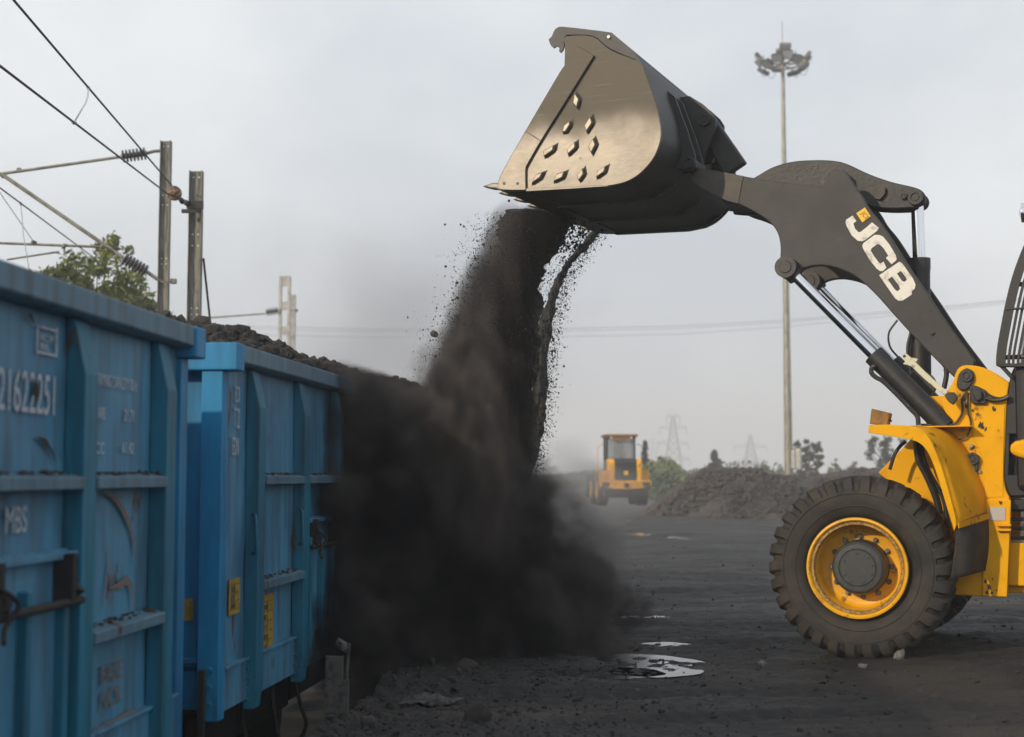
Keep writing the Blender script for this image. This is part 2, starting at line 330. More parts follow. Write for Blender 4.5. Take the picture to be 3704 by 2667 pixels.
# ------------------------------------------------------------------ wagons
def text_mesh(name, s, size, m, parent, loc, rot, sx=1, ext=.0008):
    cu = bpy.data.curves.new(name, 'FONT'); cu.body = s; cu.size = size; cu.extrude = ext; cu.space_line = .95
    t = bpy.data.objects.new(name, cu); C.objects.link(t); bpy.context.view_layer.update()
    me = bpy.data.meshes.new_from_object(t.evaluated_get(bpy.context.evaluated_depsgraph_get())); me.name = name
    C.objects.unlink(t); bpy.data.objects.remove(t)
    me.materials.clear(); me.materials.append(m)
    o = bpy.data.objects.new(name, me); C.objects.link(o); o.parent = parent
    o.matrix_local = Matrix.Translation(loc) @ rot @ Matrix.Diagonal((sx, 1, 1, 1)); return o
EYE = CAMH
def wagon(name, loc, yaw, stakes, doors, near, label):
    # local: x outwards to the yard (0 = outer plane of stanchions), y along the track from the end (0 = near end, positive away)
    root = empty(name, loc, -yaw); tag(root, label, 'freight wagon', 'blue coal wagons in the train')
    Ln = 10.0; Wd = 2.95; zt = EYE + .79; zb = EYE - 1.40; pn = -.09
    bm = BM(); za, zc = zb+.05, zt-.10; ny_, nz_ = 260, 52
    def dent(y, z): return pn + .009*mnoise.noise(Vector((y*1.6, z*2.2, 3.3))) + .004*mnoise.noise(Vector((y*6, z*6, 1.1))) - .002
    G = [[bm.verts.new((dent(.1+(Ln-.2)*i/ny_, za+(zc-za)*j/nz_), .1+(Ln-.2)*i/ny_, za+(zc-za)*j/nz_)) for i in range(ny_+1)] for j in range(nz_+1)]
    for a_, b_ in zip(G, G[1:]):
        for i in range(ny_): bm.faces.new((a_[i], a_[i+1], b_[i+1], b_[i]))
    obj('side_panel', bm, M['wpanel'], root, smooth=True)
    bm = BM(); box(bm, (-Wd-pn+.01+.0, Ln/2, (zt-.1+zb+.22)/2), (.02, Ln-.2, zt-zb-.34)); obj('side_panel', bm, M['wpanel'], root)
    for ye in (.16, Ln-.16):
        bm = BM(); box(bm, (-Wd/2, ye, (zt-.15+zb)/2), (Wd-.3, .02, zt-zb-.17)); 
        for q in (-Wd+.55, -Wd*.5, -.62): box(bm, (q, ye + (-.03 if ye < 1 else .03), (zt-.15+zb)/2), (.16, .06, zt-zb-.3))
        box(bm, (-Wd/2, ye+(-.02 if ye < 1 else .02), zb+.30), (Wd-.3, .03, .03))
        obj('end_panel', bm, M['wend'], root, bevel=.004)
        bm = BM(); box(bm, (-Wd/2, ye+(-.06 if ye < 1 else .06), zt-.0825), (Wd+.06, .16, .165)); obj('end_coping', bm, M['wend'], root, bevel=.008)
    bm = BM(); box(bm, (-Wd/2, Ln/2, zb+.25), (Wd-.3, Ln-.3, .03)); obj('floor', bm, M['undergear'], root)
    for sx in (0, 1):
        bm = BM(); x0 = -.035 if sx == 0 else -Wd+.035
        prism(bm, [Vector((x0+(.05 if sx == 0 else -.05), .181, zt)), Vector((x0+(.05 if sx == 0 else -.05), .181, zt-.105)), Vector((x0+(.02 if sx == 0 else -.02), .181, zt-.118)), Vector((x0+(-.10 if sx == 0 else .10), .181, zt-.118)), Vector((x0+(-.10 if sx == 0 else .10), .181, zt))], (0, Ln-.362, 0))
        obj('coping', bm, M['wrim'], root, bevel=.008)
    # corner posts
    for ye in (.10, Ln-.10):
        for x0 in (-.125, -Wd+.125):
            bm = BM(); box(bm, (x0, ye, (zt-.165+zb-.04)/2), (.13, .12, zt-zb-.127)); p = obj('corner_post', bm, M['wend'] if x0 > -1 else M['wstake'], root, bevel=.006)
            if x0 > -1:
                for k in range(3):
                    b2 = BM(); lathe(b2, [(.0001, -.085), (.016, -.085), (.02, -.06), (.02, -.055)], 10, 'y', (x0+.01, ye, zb+.26-.1*k)); obj('bolt', b2, M['wstake'], p, smooth=True)
    # stanchions with bevelled heads
    def stake(y0, wd=.15):
        bm = BM(); top = zt-.119; o0 = 0.0
        pr = [Vector((pn, y0, top)), Vector((pn+.035, y0, top)), Vector((o0, y0, top-.24)), Vector((o0, y0, zb+.10)), Vector((o0-.02, y0, zb-.06)), Vector((pn, y0, zb-.06))]
        prism(bm, pr, (0, wd, 0)); p = obj('stanchion', bm, M['wstake'], root, bevel=.006)
        b2 = BM()
        pass
        b2.free()
        for k in range(5 if (near and y0 < 3.2) else 0):
            b2 = BM(); lathe(b2, [(.0001, -.016), (.011, -.016), (.014, 0)], 8, 'y', (pn+.03, y0, zb+.26-.065*k)); obj('bolt', b2, M['wstake'], p, smooth=True)
    for y0 in stakes: stake(y0)
    ss = sorted(stakes)
    for a, b in zip([.14]+ss, ss+[Ln-.14]):
        y0, y1 = a + (.152 if a > .2 else .02), b-.002
        if a < .2 or b > Ln-.2: zlist = []
        else: zlist = [EYE-.03, EYE-.70]
        isd = any(abs(a-d) < .01 for d in doors)
        if isd: zlist = [EYE-.03]
        for z in zlist:
            bm = BM(); pr = [Vector((pn, y0, z+.045)), Vector((pn+.10, y0, z+.022)), Vector((pn+.10, y0, z-.028)), Vector((pn, y0, z-.028))]
            prism(bm, pr, (0, y1-y0, 0)); obj('rib', bm, M['wrim'], root, bevel=.004)
            bm = BM(); nb = int((y1-y0)/.014)
            for k in range(nb): rock(bm, (pn+.012+.05*rnd.random()**2, y0+.02+rnd.random()*(y1-y0-.04), z+.036), .006+.016*rnd.random()**2, k+int(a*100), 1, .7)
            tag(obj('dirt_ledge', bm, M['coal'], root), kind='stuff')
        bm = BM(); box(bm, (pn+.012, (y0+y1)/2, zb+.12), (.024, y1-y0, .24)); box(bm, (pn+.02, (y0+y1)/2, zb+.255), (.045, y1-y0, .02)); obj('sole_plate', bm, M['wpanel'], root, bevel=.004)
        if isd:   # lower flap door with hinge bar
            ym = (y0+y1)/2; wd = y1-y0
            bm = BM(); box(bm, (pn+.018, ym, EYE-.86), (.036, wd-.06, .90))
            d = obj('door', bm, M['wpanel'], root, bevel=.006)
            bm = BM()
            for k in (.12, .5, .88): box(bm, (pn+.055, y0+wd*k, EYE-.88), (.05, .05, .86))
            obj('door_rib', bm, M['wstake'], d, bevel=.005)
            bm = BM(); box(bm, (pn+.04, ym, EYE-.33), (.08, wd-.02, .03)); box(bm, (pn+.02, ym, EYE-.39), (.03, wd-.02, .17)); obj('hinge_plate', bm, M['wpanel'], d, bevel=.005)
            bm = BM(); tube(bm, [(pn+.10, y0+.02, EYE-.52), (pn+.10, y1-.02, EYE-.52)], .018, 10)
            for k in (.15, .85): box(bm, (pn+.07, y0+wd*k, EYE-.42), (.10, .05, .20)); rock(bm, (pn+.10, y0+wd*k+.05, EYE-.47), .05, 5+int(k*9), 1)
            obj('hinge_bar', bm, M['undergear'], d, smooth=True)
            bm = BM(); tube(bm, curve_pts([(pn+.12, y0+.10, EYE-.40), (pn+.16, y0+.20, EYE-.47), (pn+.13, y0+.16, EYE-.55), (pn+.16, y0+.08, EYE-.60)], 4), .010, 8); obj('latch', bm, M['undergear'], d, smooth=True)
    # grab handle on the last stanchion
    hy = ss[0]-.03
    for hy in ([ss[0]-.03, ss[1]-.03] if near else [ss[1]-.03]):
        bm = BM(); tube(bm, curve_pts([(pn+.05, hy+.03, EYE-.24), (pn+.08, hy, EYE-.27), (pn+.085, hy, EYE-.46), (pn+.05, hy+.03, EYE-.49)], 4), .010, 8); obj('grab_handle', bm, M['wstake'], root, smooth=True)
    # underframe, bogies
    bm = BM(); box(bm, (-Wd/2, Ln/2, zb+.12), (.5, Ln+.4, .3)); 
    for q in (1.0, Ln-1.0): box(bm, (-Wd/2, q, zb+.1), (2.2, .4, .25))
    obj('underframe', bm, M['undergear'], root)
    bm = BM(); box(bm, (-Wd/2-.2, Ln/2, zb-.36), (.35, Ln-.6, .72)); box(bm, (-Wd/2+.5, Ln/2, zb-.3), (.5, 1.6, .55)); box(bm, (-Wd/2+.1, Ln/2, zb-.2), (.4, 1.2, .3)); obj('brake_gear_screen', bm, M['undergear'], root, bevel=.03)  # brake gear, plus a deep dark beam added to hide sunlit ground beyond
    for yb in (1.9, Ln-1.9):
        bm = BM(); 
        for s in (-Wd/2-1.0, -Wd/2+1.0): box(bm, (s, yb, zb-.28), (.14, 2.1, .26)); box(bm, (s, yb, zb-.12), (.2, .7, .4))
        box(bm, (-Wd/2, yb, zb-.20), (2.1, .4, .2))
        bg_ = obj('bogie', bm, M['undergear'], root, bevel=.02)
        for ya in (yb-1.0, yb+1.0):
            bm = BM()
            for s in (-Wd/2-.84, -Wd/2+.84): lathe(bm, [(.0001, -.07), (.12, -.07), (.14, -.03), (.44, -.03), (.5, -.06), (.5, .06), (.0001, .06)], 32, 'x', (s, ya, zb-.50+.10))
            tube(bm, [(-Wd/2-.8, ya, zb-.40), (-Wd/2+.8, ya, zb-.40)], .08, 10)
            obj('wheelset', bm, M['undergear'], bg_, smooth=True)
    # brake rigging pipes hanging below the sole bar
    for y0, s in ((.75, 1), (1.45, 1.1), (2.1, .9)):
        bm = BM(); tube(bm, curve_pts([(-.13, y0, zb+.02), (-.12, y0, zb-.15), (-.09, y0+.02, zb-.32*s), (-.06, y0+.04, zb-.45*s), (-.11, y0+.06, zb-.6*s)], 4), .015, 7)
        obj('brake_pipe', bm, M['undergear'], root, smooth=True)
    bm = BM(); box(bm, (-.14, -.02, zb+.02), (.04, .04, .5)); tube(bm, [(-.4, -.2, zb-.05), (-Wd+.4, -.2, zb-.05)], .03, 8); obj('coupling_step', bm, M['undergear'], root, bevel=.006)
    for q in (-Wd/2-.85, -Wd/2+.85):
        bm = BM(); tube(bm, [(q, 0.1, zb+.1), (q, -.25, zb+.1)], .08, 14); tube(bm, [(q, -.25, zb+.1), (q, -.29, zb+.1)], .2, 20); obj('buffer', bm, M['undergear'], root, smooth=True)
    return root, pn, zt, zb
RS = Matrix.Rotation(R(90), 4, 'Z') @ Matrix.Rotation(R(90), 4, 'X')        # lettering on the yard side
yaw1 = math.atan(.0773); yaw2 = math.atan(.105)
E1 = Vector((-1.631-.055, 7.70, 0)); D1 = Vector((math.sin(yaw1), math.cos(yaw1), 0))
Ln = 10.0
# wagon one runs towards the camera: its far end is at E1, so its origin lies Ln behind
O1 = E1 - D1*Ln
st1 = [Ln-.56, Ln-1.66, Ln-2.80, Ln-3.9, Ln-5.0, Ln-6.1, Ln-7.2, Ln-8.3, Ln-9.3]
W1, pn, zt, zb = wagon('coal_wagon', O1, yaw1, st1, [Ln-2.80, Ln-7.2], False, 'nearest blue coal wagon on the left with large faded number 21622251')
O2 = Vector((-1.61-.055, 8.40, 0))
st2 = [.63, 1.80, 2.90, 4.0, 5.1, 6.2, 7.3, 8.4, 9.3]
W2, _, _, _ = wagon('coal_wagon', O2, yaw2, st2, [1.80, 6.2], True, 'second blue coal wagon with yellow placards, half hidden in black dust')
px0 = pn + .012
def wtext(root, s, size, y, z, sx=.8, m='letter', x=px0): return text_mesh('lettering', s, size, M[m], root, (x, y, z), RS, sx)
def plane_y(O, D, px_):                  # distance along a wagon of a photo column, on its side panel
    k = (px_-CX)/FPX; N = Vector((D.y, -D.x, 0)); q = O + N*pn; return (k*q.y - q.x)/(D.x - k*D.y)
D2 = Vector((math.sin(yaw2), math.cos(yaw2), 0))
def plane_z(O, D, px_, py_): return EYE + (HY-py_)/FPX*(O + D*plane_y(O, D, px_)).y
def fit_text(W, O, D, s, x0, x1, yt, yb_, m='letter'):
    ya, yb2 = plane_y(O, D, x0), plane_y(O, D, x1); zt2, zb2 = plane_z(O, D, x0, yt), plane_z(O, D, x0, yb_); nl = s.count('\n')+1
    o = wtext(W, s, 1.0, 0, 0, 1, m); v = [q.co for q in o.data.vertices]; w2 = max(q.x for q in v)-min(q.x for q in v); h2 = max(q.y for q in v)-min(q.y for q in v)
    sx, sy = (yb2-ya)/w2, (zt2-zb2)/h2; mx0 = min(q.x for q in v); my0 = min(q.y for q in v)
    o.matrix_local = Matrix.Translation((px0, ya-mx0*sx, zb2-my0*sy)) @ RS @ Matrix.Diagonal((sx, sy, 1, 1)); return o
fit_text(W1, O1, D1, '21622251', -22, 186, 1325, 1483)
fit_text(W1, O1, D1, 'CARRYING CAPACITY 70.1t', 322, 484, 1345, 1392)
fit_text(W1, O1, D1, 'TARE', 335, 371, 1472, 1514); fit_text(W1, O1, D1, '21.71', 441, 475, 1480, 1524)
fit_text(W1, O1, D1, 'CC', 340, 371, 1600, 1642); fit_text(W1, O1, D1, '61.42', 436, 476, 1600, 1640)
fit_text(W1, O1, D1, 'MBS', 20, 96, 1833, 1931)
fit_text(W1, O1, D1, 'BASE\nNCR', 378, 452, 2400, 2556, 'scrape')
fit_text(W1, O1, D1, 'ICF\nBL', 130, 178, 1206, 1262)
for (xa, xb, yt, yb_) in ((116, 190, 1184, 1192), (116, 190, 1275, 1284), (116, 120, 1184, 1284), (186, 190, 1184, 1284)):
    ya, yb2 = plane_y(O1, D1, xa), plane_y(O1, D1, xb); z1_, z0_ = plane_z(O1, D1, (xa+xb)/2, yt), plane_z(O1, D1, (xa+xb)/2, yb_)
    bm = BM(); box(bm, (px0+.0008, (ya+yb2)/2, (z0_+z1_)/2), (.0016, max(yb2-ya, .006), z1_-z0_)); obj('stencil_frame', bm, M['letter'], W1)
def ribbon(root, pts, w0, m='scrape'):
    bm = BM(); P = curve_pts([Vector((px0+.0012, a, b)) for a, b in pts], 6); vs = []
    for i, p in enumerate(P):
        d = (P[min(i+1, len(P)-1)] - P[max(i-1, 0)]).normalized(); n = Vector((0, -d.z, d.y)); ww = w0*math.sin(math.pi*(i+.5)/(len(P)))*(.6+.6*rnd.random())
        vs.append((bm.verts.new(p+n*ww), bm.verts.new(p-n*ww)))
    for a, b in zip(vs, vs[1:]): bm.faces.new((a[0], b[0], b[1], a[1]))
    obj('scrape_mark', bm, M[m], root)
def wy(px_, Y0=None):                    # distance along wagon one of a photo column
    k = (px_-CX)/FPX; o = O1 + Vector((pn, 0, 0)); 
    # O1 + D*t + N*pn, solve X = k*Y
    N = Vector((D1.y, -D1.x, 0)); q = O1 + N*pn; return (k*q.y - q.x)/(D1.x - k*D1.y)
def wz(px_, py_):
    t = wy(px_); Y = (O1 + D1*t).y; return EYE + (HY-py_)/FPX*Y
def wp(x, y): X, Y = 0 + x/1.6886, 1700 + y/1.6886; return (wy(X), wz(X, Y))
ribbon(W1, [wp(610, 130), wp(700, 180), wp(760, 270), wp(810, 400), wp(825, 550)], .018)
ribbon(W1, [wp(655, 430), wp(670, 560), wp(655, 700), wp(635, 850)], .010)
ribbon(W1, [wp(670, 715), wp(740, 695), wp(780, 670), wp(810, 720), wp(825, 850)], .024)
ribbon(W1, [wp(190, 1150), wp(185, 1300), wp(175, 1450)], .014)
ribbon(W1, [wp(140, 530), wp(145, 600), wp(150, 720)], .012)
ribbon(W1, [wp(590, 1560), wp(690, 1530), wp(780, 1480), wp(880, 1430)], .02)
def wq(x, y): X, Y = x/1.8144, 900 + y/1.8144; return (wy(X), wz(X, Y))
ribbon(W1, [wq(225, 1235), wq(280, 1270), wq(330, 1340), wq(350, 1410)], .014, 'undergear')
ribbon(W1, [wq(150, 420), wq(170, 450), wq(190, 490)], .014, 'undergear')
ribbon(W1, [wq(200, 860), wq(210, 930), wq(212, 1010)], .03, 'undergear')
# wagon two lettering and placards
for s, x0, x1, yt, yb_ in (('ECR', 843, 861, 1396, 1455), ('T 22', 841, 861, 1474, 1548), ('EDN', 836, 858, 1582, 1646)): fit_text(W2, O2, D2, s, x0, x1, yt, yb_)
def placard(root, y, z, w_, h_, lines):
    bm = BM(); box(bm, (px0+.003, y+w_/2, z+h_/2), (.004, w_, h_)); p = obj('placard', bm, M['placard'], root)
    b2 = BM()
    for k in range(lines):
        zz = z + h_*(k+.6)/(lines+.3); box(b2, (px0+.0062, y+w_/2, zz), (.0015, w_*.86, .004))
    box(b2, (px0+.0062, y+w_*.45, z+h_*.5), (.0015, .004, h_*.8)); obj('table_lines', b2, M['letterdark'], p)
    for k in range(lines-1):
        t = text_mesh('lettering', ['DATE', 'R 25', 'ROH', '7 11', 'NIL', 'POH', 'STN'][k % 7], .05, M['letterdark'], root, (px0+.0075, y+.03, z + h_*(k+.75)/(lines+.3)), RS, .8); t.parent = p; 
for (xa, xb, yt, yb_, nl) in ((829, 868, 2094, 2222, 4), (950, 989, 2150, 2408, 7)):
    ya, yb2 = plane_y(O2, D2, xa), plane_y(O2, D2, xb); z1_, z0_ = plane_z(O2, D2, xa, yt), plane_z(O2, D2, xa, yb_); placard(W2, ya, z0_, yb2-ya, z1_-z0_, nl)
# end wall lettering of wagon two, seen in the gap
RE = Matrix.Rotation(R(90), 4, 'X')
text_mesh('lettering', 'CAPACITY\n      70', .10, M['letter'], W2, (-.62-.12, .065, EYE-.59), RE, .8)
bm = BM(); box(bm, (-.33, .146, EYE-.80), (.15, .006, .13)); obj('placard', bm, M['placard'], W2)

# coal loads
def coal_load(name, root_loc, yaw, y0, y1, h, seed, label, side=.10, n=1500):
    bm = BM(); Wd = 2.95; rr = random.Random(seed); nx, ny = 36, int((y1-y0)*12)
    def hz(x, y):
        t = (x+Wd/2)/(Wd/2-.08); e = max(0, 1-abs(t)**2.2); ye = min(1, min(y-y0, y1-y)/.7+.0)
        return EYE + .79 -.13 + (h*(.75+.6*mnoise.noise(Vector((x*.9, y*.6, seed)))))*max(0, ye)**.6*(.15+e**.6)
    G = [[bm.verts.new((-Wd+.10+(Wd-.2)*i/nx, y0+(y1-y0)*j/ny, 0)) for i in range(nx+1)] for j in range(ny+1)]
    for r_ in G:
        for v in r_: v.co.z = hz(v.co.x, v.co.y) + .03*mnoise.noise(v.co*9)
    for a, b in zip(G, G[1:]):
        for i in range(nx): bm.faces.new((a[i], a[i+1], b[i+1], b[i]))
    for i in range(n):
        x = -.09 - abs(rr.gauss(0, .45)) if i < n*.75 else rr.uniform(-Wd+.15, -.2)
        y = rr.uniform(y0+.02, y1-.1)
        if x < -Wd+.12: continue
        r = rr.uniform(.02, .055)*(1 if rr.random() < .9 else 1.5); rock(bm, (x, y, hz(x, y)+r*.45), r, seed*1000+i, 1, .85)
    o = obj(name, bm, M['coalbrown'], smooth=True, angle=22); o.location = root_loc; o.rotation_euler = (0, 0, -yaw)
    tag(o, label, 'coal', kind='stuff'); return o
coal_load('coal_load', O1, yaw1, 1.0, Ln-.1, .16, 3, 'black coal lumps just showing over the rim of the nearest wagon', n=700)
coal_load('coal_load', O2, yaw2, .06, 9.8, .42, 5, 'heaped brown black coal lumps rising over the rim of the second wagon', n=2000)

# things standing in the trench
ch = empty('steel_channel', (0, 0, 0)); c0 = atz(1215, 2667, -.35); c0 = at(1215, 2667, 9.0)
ch.location = (c0.x, c0.y, -1.15); tag(ch, 'upright grey steel channel post standing in the trench beside the second wagon', 'steel post')
zt_ = at(1205, 2460, 9.0).z + 1.15
bm = BM(); box(bm, (0, 0, zt_/2), (.13, .012, zt_)); box(bm, (.066, .03, zt_/2), (.012, .07, zt_)); box(bm, (-.066, .03, zt_/2), (.012, .07, zt_)); obj('channel', bm, M['sack'], ch)
bm = BM(); box(bm, (-.02, .06, zt_+.03), (.11, .05, .22)); tube(bm, [(.05, .05, zt_-.1), (.07, .06, zt_+.22)], .012, 8); rock(bm, (.03, .06, zt_+.2), .05, 4); obj('bracket', bm, M['sack'], ch, bevel=.01)
# rails and sleepers
tr = empty('railway_track', (O2.x, O2.y, 0), -yaw2); tag(tr, 'steel rails in the trench under the coal wagons', 'railway track')
for q in (-2.95/2-.84, -2.95/2+.84):
    bm = BM(); box(bm, (q, 0, -.93), (.07, 40, .05)); box(bm, (q, 0, -1.0), (.02, 40, .12)); box(bm, (q, 0, -1.07), (.14, 40, .03)); obj('rail', bm, M['undergear'], tr)

# ------------------------------------------------------------------ loader near by
LR = empty('wheel_loader', LO, math.pi - TH)
tag(LR, 'large yellow and dark grey wheel loader tipping its raised bucket, at the right', 'wheel loader')
def soft(pts, it=2):                     # round the gentle corners of a measured outline, keep the sharp ones
    P = [Vector((x, y)) for x, y in pts]
    for _ in range(it):
        Q = []; n = len(P)
        for i in range(n):
            a, b, c = P[i-1], P[i], P[(i+1) % n]; u, v = b-a, c-b
            if u.length < 1e-6 or v.length < 1e-6: Q.append(b); continue
            if 2 < math.degrees(u.angle(v)) < 48: Q += [b-u*.25, b+v*.25]
            else: Q.append(b)
        P = Q
    return [(p.x, p.y) for p in P]
def LPs(c, pts, w): return [LP(c, x, y, w) for x, y in pts]
def plate(name, c, pts, w0, w1, m, parent=LR, bevel=.006, smooth=False):
    bm = BM(); prism(bm, LPs(c, soft(pts), w0), (0, -(w1-w0), 0)); return obj(name, bm, m, parent, bevel=bevel, smooth=smooth)
def lpin(name, c, x, y, w0, w1, r, m, parent, n=28, prof=None):
    p = LP(c, x, y, w0); bm = BM()
    pr = prof or [(.0001, 0), (r*.42, 0), (r*.42, .008), (r*.55, .008), (r*.6, -.004), (r*.93, -.004), (r, .008), (r, w1-w0)]
    lathe(bm, [(a, -b) for a, b in pr], n, 'y', p); return obj(name, bm, m, parent, smooth=True, angle=30)
# wheel
def make_wheel(name, parent, fine=True, RT=.75, wd=.50, rr_=.409):
    t = empty(name, (0, 0, 0)); t.parent = parent
    NL = 30; per = 8 if fine else 2
    h = wd/2
    prof = [(.48, .30, 0), (.56, .80, 0), (.60, .93, 0), (.68, 1.0, 0), (.76, 1.02, 0), (.835, 1.0, .15), (.875, .975, .75), (.93, .93, 1), (.965, .86, 1), (.988, .74, 1), (.997, .5, 1), (1.0, .22, .8), (1.0, 0, .7)]
    prof = prof + [(a, -b, c) for a, b, c in prof[-2::-1]]
    bm = BM(); rings = []
    n = NL*per
    for k in range(n):
        ring = []
        for (a, b, c) in prof:
            sh = (abs(b) - .5)*.20 * (1 if b > 0 else 1) if c > 0 else 0
            off = .5 if b < 0 else 0
            lug = ((k % per)/per + off) % 1.0
            gro = 1 if (lug < .36 and fine) else 0
            r = RT*(a - .052*c*gro); ang = 2*math.pi*(k/n) + (1-abs(b))*.10*c
            yy = h*b*(1 - .05*c*gro)
            ring.append(bm.verts.new((r*math.cos(ang), -yy, r*math.sin(ang))))
        rings.append(ring)
    for i in range(n):
        a, b = rings[i], rings[(i+1) % n]
        for j in range(len(prof)-1): bm.faces.new((a[j], a[j+1], b[j+1], b[j]))
    ty = obj('tyre', bm, M['rubber'], t, smooth=True, angle=38)
    if fine:
        b2 = BM()
        lathe(b2, [(.665*RT, -h*1.003-.001), (.672*RT, -h*1.003-.004), (.68*RT, -h*1.003-.001), (.672*RT, -h*.99)], 96, 'y', caps=False); 
        lathe(b2, [(.80*RT, -h*1.015-.001), (.805*RT, -h*1.015-.004), (.81*RT, -h*1.015-.001), (.805*RT, -h*.98)], 96, 'y', caps=False)
        obj('sidewall_ring', b2, M['rubber'], ty, smooth=True)
    q = RT/.75
    f0 = -h*.985
    def S(L): return [(a*q, b) for a, b in L]
    bm = BM(); lathe(bm, S([(.385, f0+.02), (.405, f0+.005), (.411, f0-.012), (.405, f0-.028), (.390, f0-.030), (.378, f0-.018), (.374, f0+.004), (.372, f0+.012)]), 72 if fine else 32, 'y', caps=False); obj('rim', bm, M['rimyellow'], t, smooth=True)
    bm = BM(); lathe(bm, S([(.376, f0+.010), (.371, f0-.006), (.352, f0-.008), (.345, f0+.010), (.343, f0+.03)]), 72 if fine else 32, 'y', caps=False); obj('lock_ring', bm, M['rust'], t, smooth=True)
    bm = BM(); lathe(bm, S([(.345, f0+.015), (.340, f0+.06), (.338, f0+.18), (.325, f0+.205), (.29, f0+.215), (.20, f0+.215), (.0001, f0+.215)]), 72 if fine else 32, 'y', caps=False); obj('disc', bm, M['rimyellow'], t, smooth=True, angle=50)
    d0 = f0+.215
    bm = BM(); lathe(bm, S([(.225, d0), (.222, d0-.12), (.212, d0-.17), (.19, d0-.188), (.155, d0-.19), (.150, d0-.182), (.146, d0-.182), (.142, d0-.192), (.0001, d0-.193)]), 56 if fine else 24, 'y'); hb = obj('hub', bm, M['hub'], t, smooth=True, angle=25)
    if fine:
        for k in range(12):
            a = 2*math.pi*k/12 + .17; p = (.247*q*math.cos(a), d0, .247*q*math.sin(a))
            bm = BM(); lathe(bm, [(.024, .0), (.024, -.006), (.017, -.006), (.017, -.028), (.009, -.028), (.009, -.042), (.0001, -.042)], 8, 'y', p); obj('wheel_nut', bm, M['ohe'], t, smooth=True, angle=30)
        bm = BM()
        for k in (20, 55, 100, 160, 215, 250, 300, 345):
            a = R(k); lathe(bm, [(.010, -.0), (.010, -.008), (.005, -.009), (.0001, -.006)], 10, 'y', (.120*math.cos(a), d0-.1905, .120*math.sin(a)))
        obj('hub_screws', bm, M['hub'], hb, smooth=True)
    return t
hubp = LP(9, 940, 395, .03)
wheel = make_wheel('wheel', LR); wheel.location = (hubp.x-.012, -.27, .730); wheel.rotation_euler = (0, R(8), math.pi)
wheel2 = copy_tree(wheel, LR); wheel2.location = (hubp.x-.012, -2.07, .730); wheel2.rotation_euler = (0, R(17), 0)
WX = hubp.x-.012
# bucket
BK = empty('bucket'); BK.parent = LR
w0, w1 = -.12, 2.40
side = [(655, 365), (660, 240), (650, 175), (670, 152), (860, 148), (940, 230), (1010, 270), (1150, 320), (1200, 350), (1215, 400), (1250, 500), (1290, 610), (1318, 720), (1330, 830), (1318, 905), (1285, 990), (1230, 1065), (1160, 1130), (1080, 1172), (960, 1198), (700, 1215), (388, 1234), (215, 1232), (186, 1215), (200, 1130), (385, 812), (642, 372)]
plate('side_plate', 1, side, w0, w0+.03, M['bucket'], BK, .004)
sidefar = [p + Vector((0, -(w1-w0-.03), 0)) for p in LPs(1, soft(side), w0)]
bm = BM(); prism(bm, sidefar, (0, -.03, 0)); obj('side_plate', bm, M['dark'], BK)
# shell: profile swept across the bucket
shell = [(985, 132), (1080, 215), (1165, 300), (1212, 400), (1250, 505), (1287, 612), (1314, 722), (1325, 830), (1313, 903), (1280, 987), (1226, 1061), (1157, 1126), (1078, 1168), (960, 1194), (700, 1212), (388, 1230), (200, 1222)]
P0 = curve_pts(LPs(1, shell, w0+.03), 3)
cen = LP(1, 800, 700, w0+.03)
bm = BM(); rows = []
for p in P0:
    q = p + (cen-p).normalized()*.03
    rows.append([bm.verts.new(p), bm.verts.new(p+Vector((0, -(w1-w0-.06), 0))), bm.verts.new(q+Vector((0, -(w1-w0-.06), 0))), bm.verts.new(q)])
for a, b in zip(rows, rows[1:]):
    for i in range(4): bm.faces.new((a[i], a[(i+1) % 4], b[(i+1) % 4], b[i]))
bm.faces.new(rows[0]); bm.faces.new(rows[-1])
obj('shell', bm, M['dark'], BK, smooth=True, angle=35)
# top spill guard
gp = [(612, 92), (640, 88), (978, 128), (992, 138), (1165, 292), (1165, 325), (1010, 262), (940, 225), (862, 145), (672, 148), (652, 172), (655, 240), (630, 272), (618, 262), (622, 238), (600, 226), (583, 240), (560, 222), (545, 178), (568, 160), (585, 112)]
plate('spill_guard', 1, gp, w0+.035, w0+.055, M['dark'], BK, .002)
P0 = LPs(1, [(612, 94), (640, 90), (978, 130), (1165, 290)], w0+.055)
bm = BM(); rows = [[bm.verts.new(p), bm.verts.new(p+Vector((0, -(w1-w0-.09), 0)))] for p in P0]
rows2 = [[bm.verts.new(p+Vector((0, 0, -.02))), bm.verts.new(p+Vector((0, -(w1-w0-.09), -.02)))] for p in P0]
for a, b in zip(rows, rows[1:]): bm.faces.new((a[0], a[1], b[1], b[0]))
for a, b in zip(rows2, rows2[1:]): bm.faces.new((a[0], b[0], b[1], a[1]))
for i in range(3):
    for k in (0, 1): bm.faces.new((rows[i][k], rows[i+1][k], rows2[i+1][k], rows2[i][k]))
for i in (0, 3): bm.faces.new((rows[i][0], rows[i][1], rows2[i][1], rows2[i][0]))
obj('top_plate', bm, M['dark'], BK)
lpin('guard_hole_disc', 1, 962, 160, w0+.02, w0+.05, .022, M['sign'], BK, prof=[(.0001, 0), (.015, 0), (.015, .02)])  # pale disc added for the sky seen through a hole in the guard
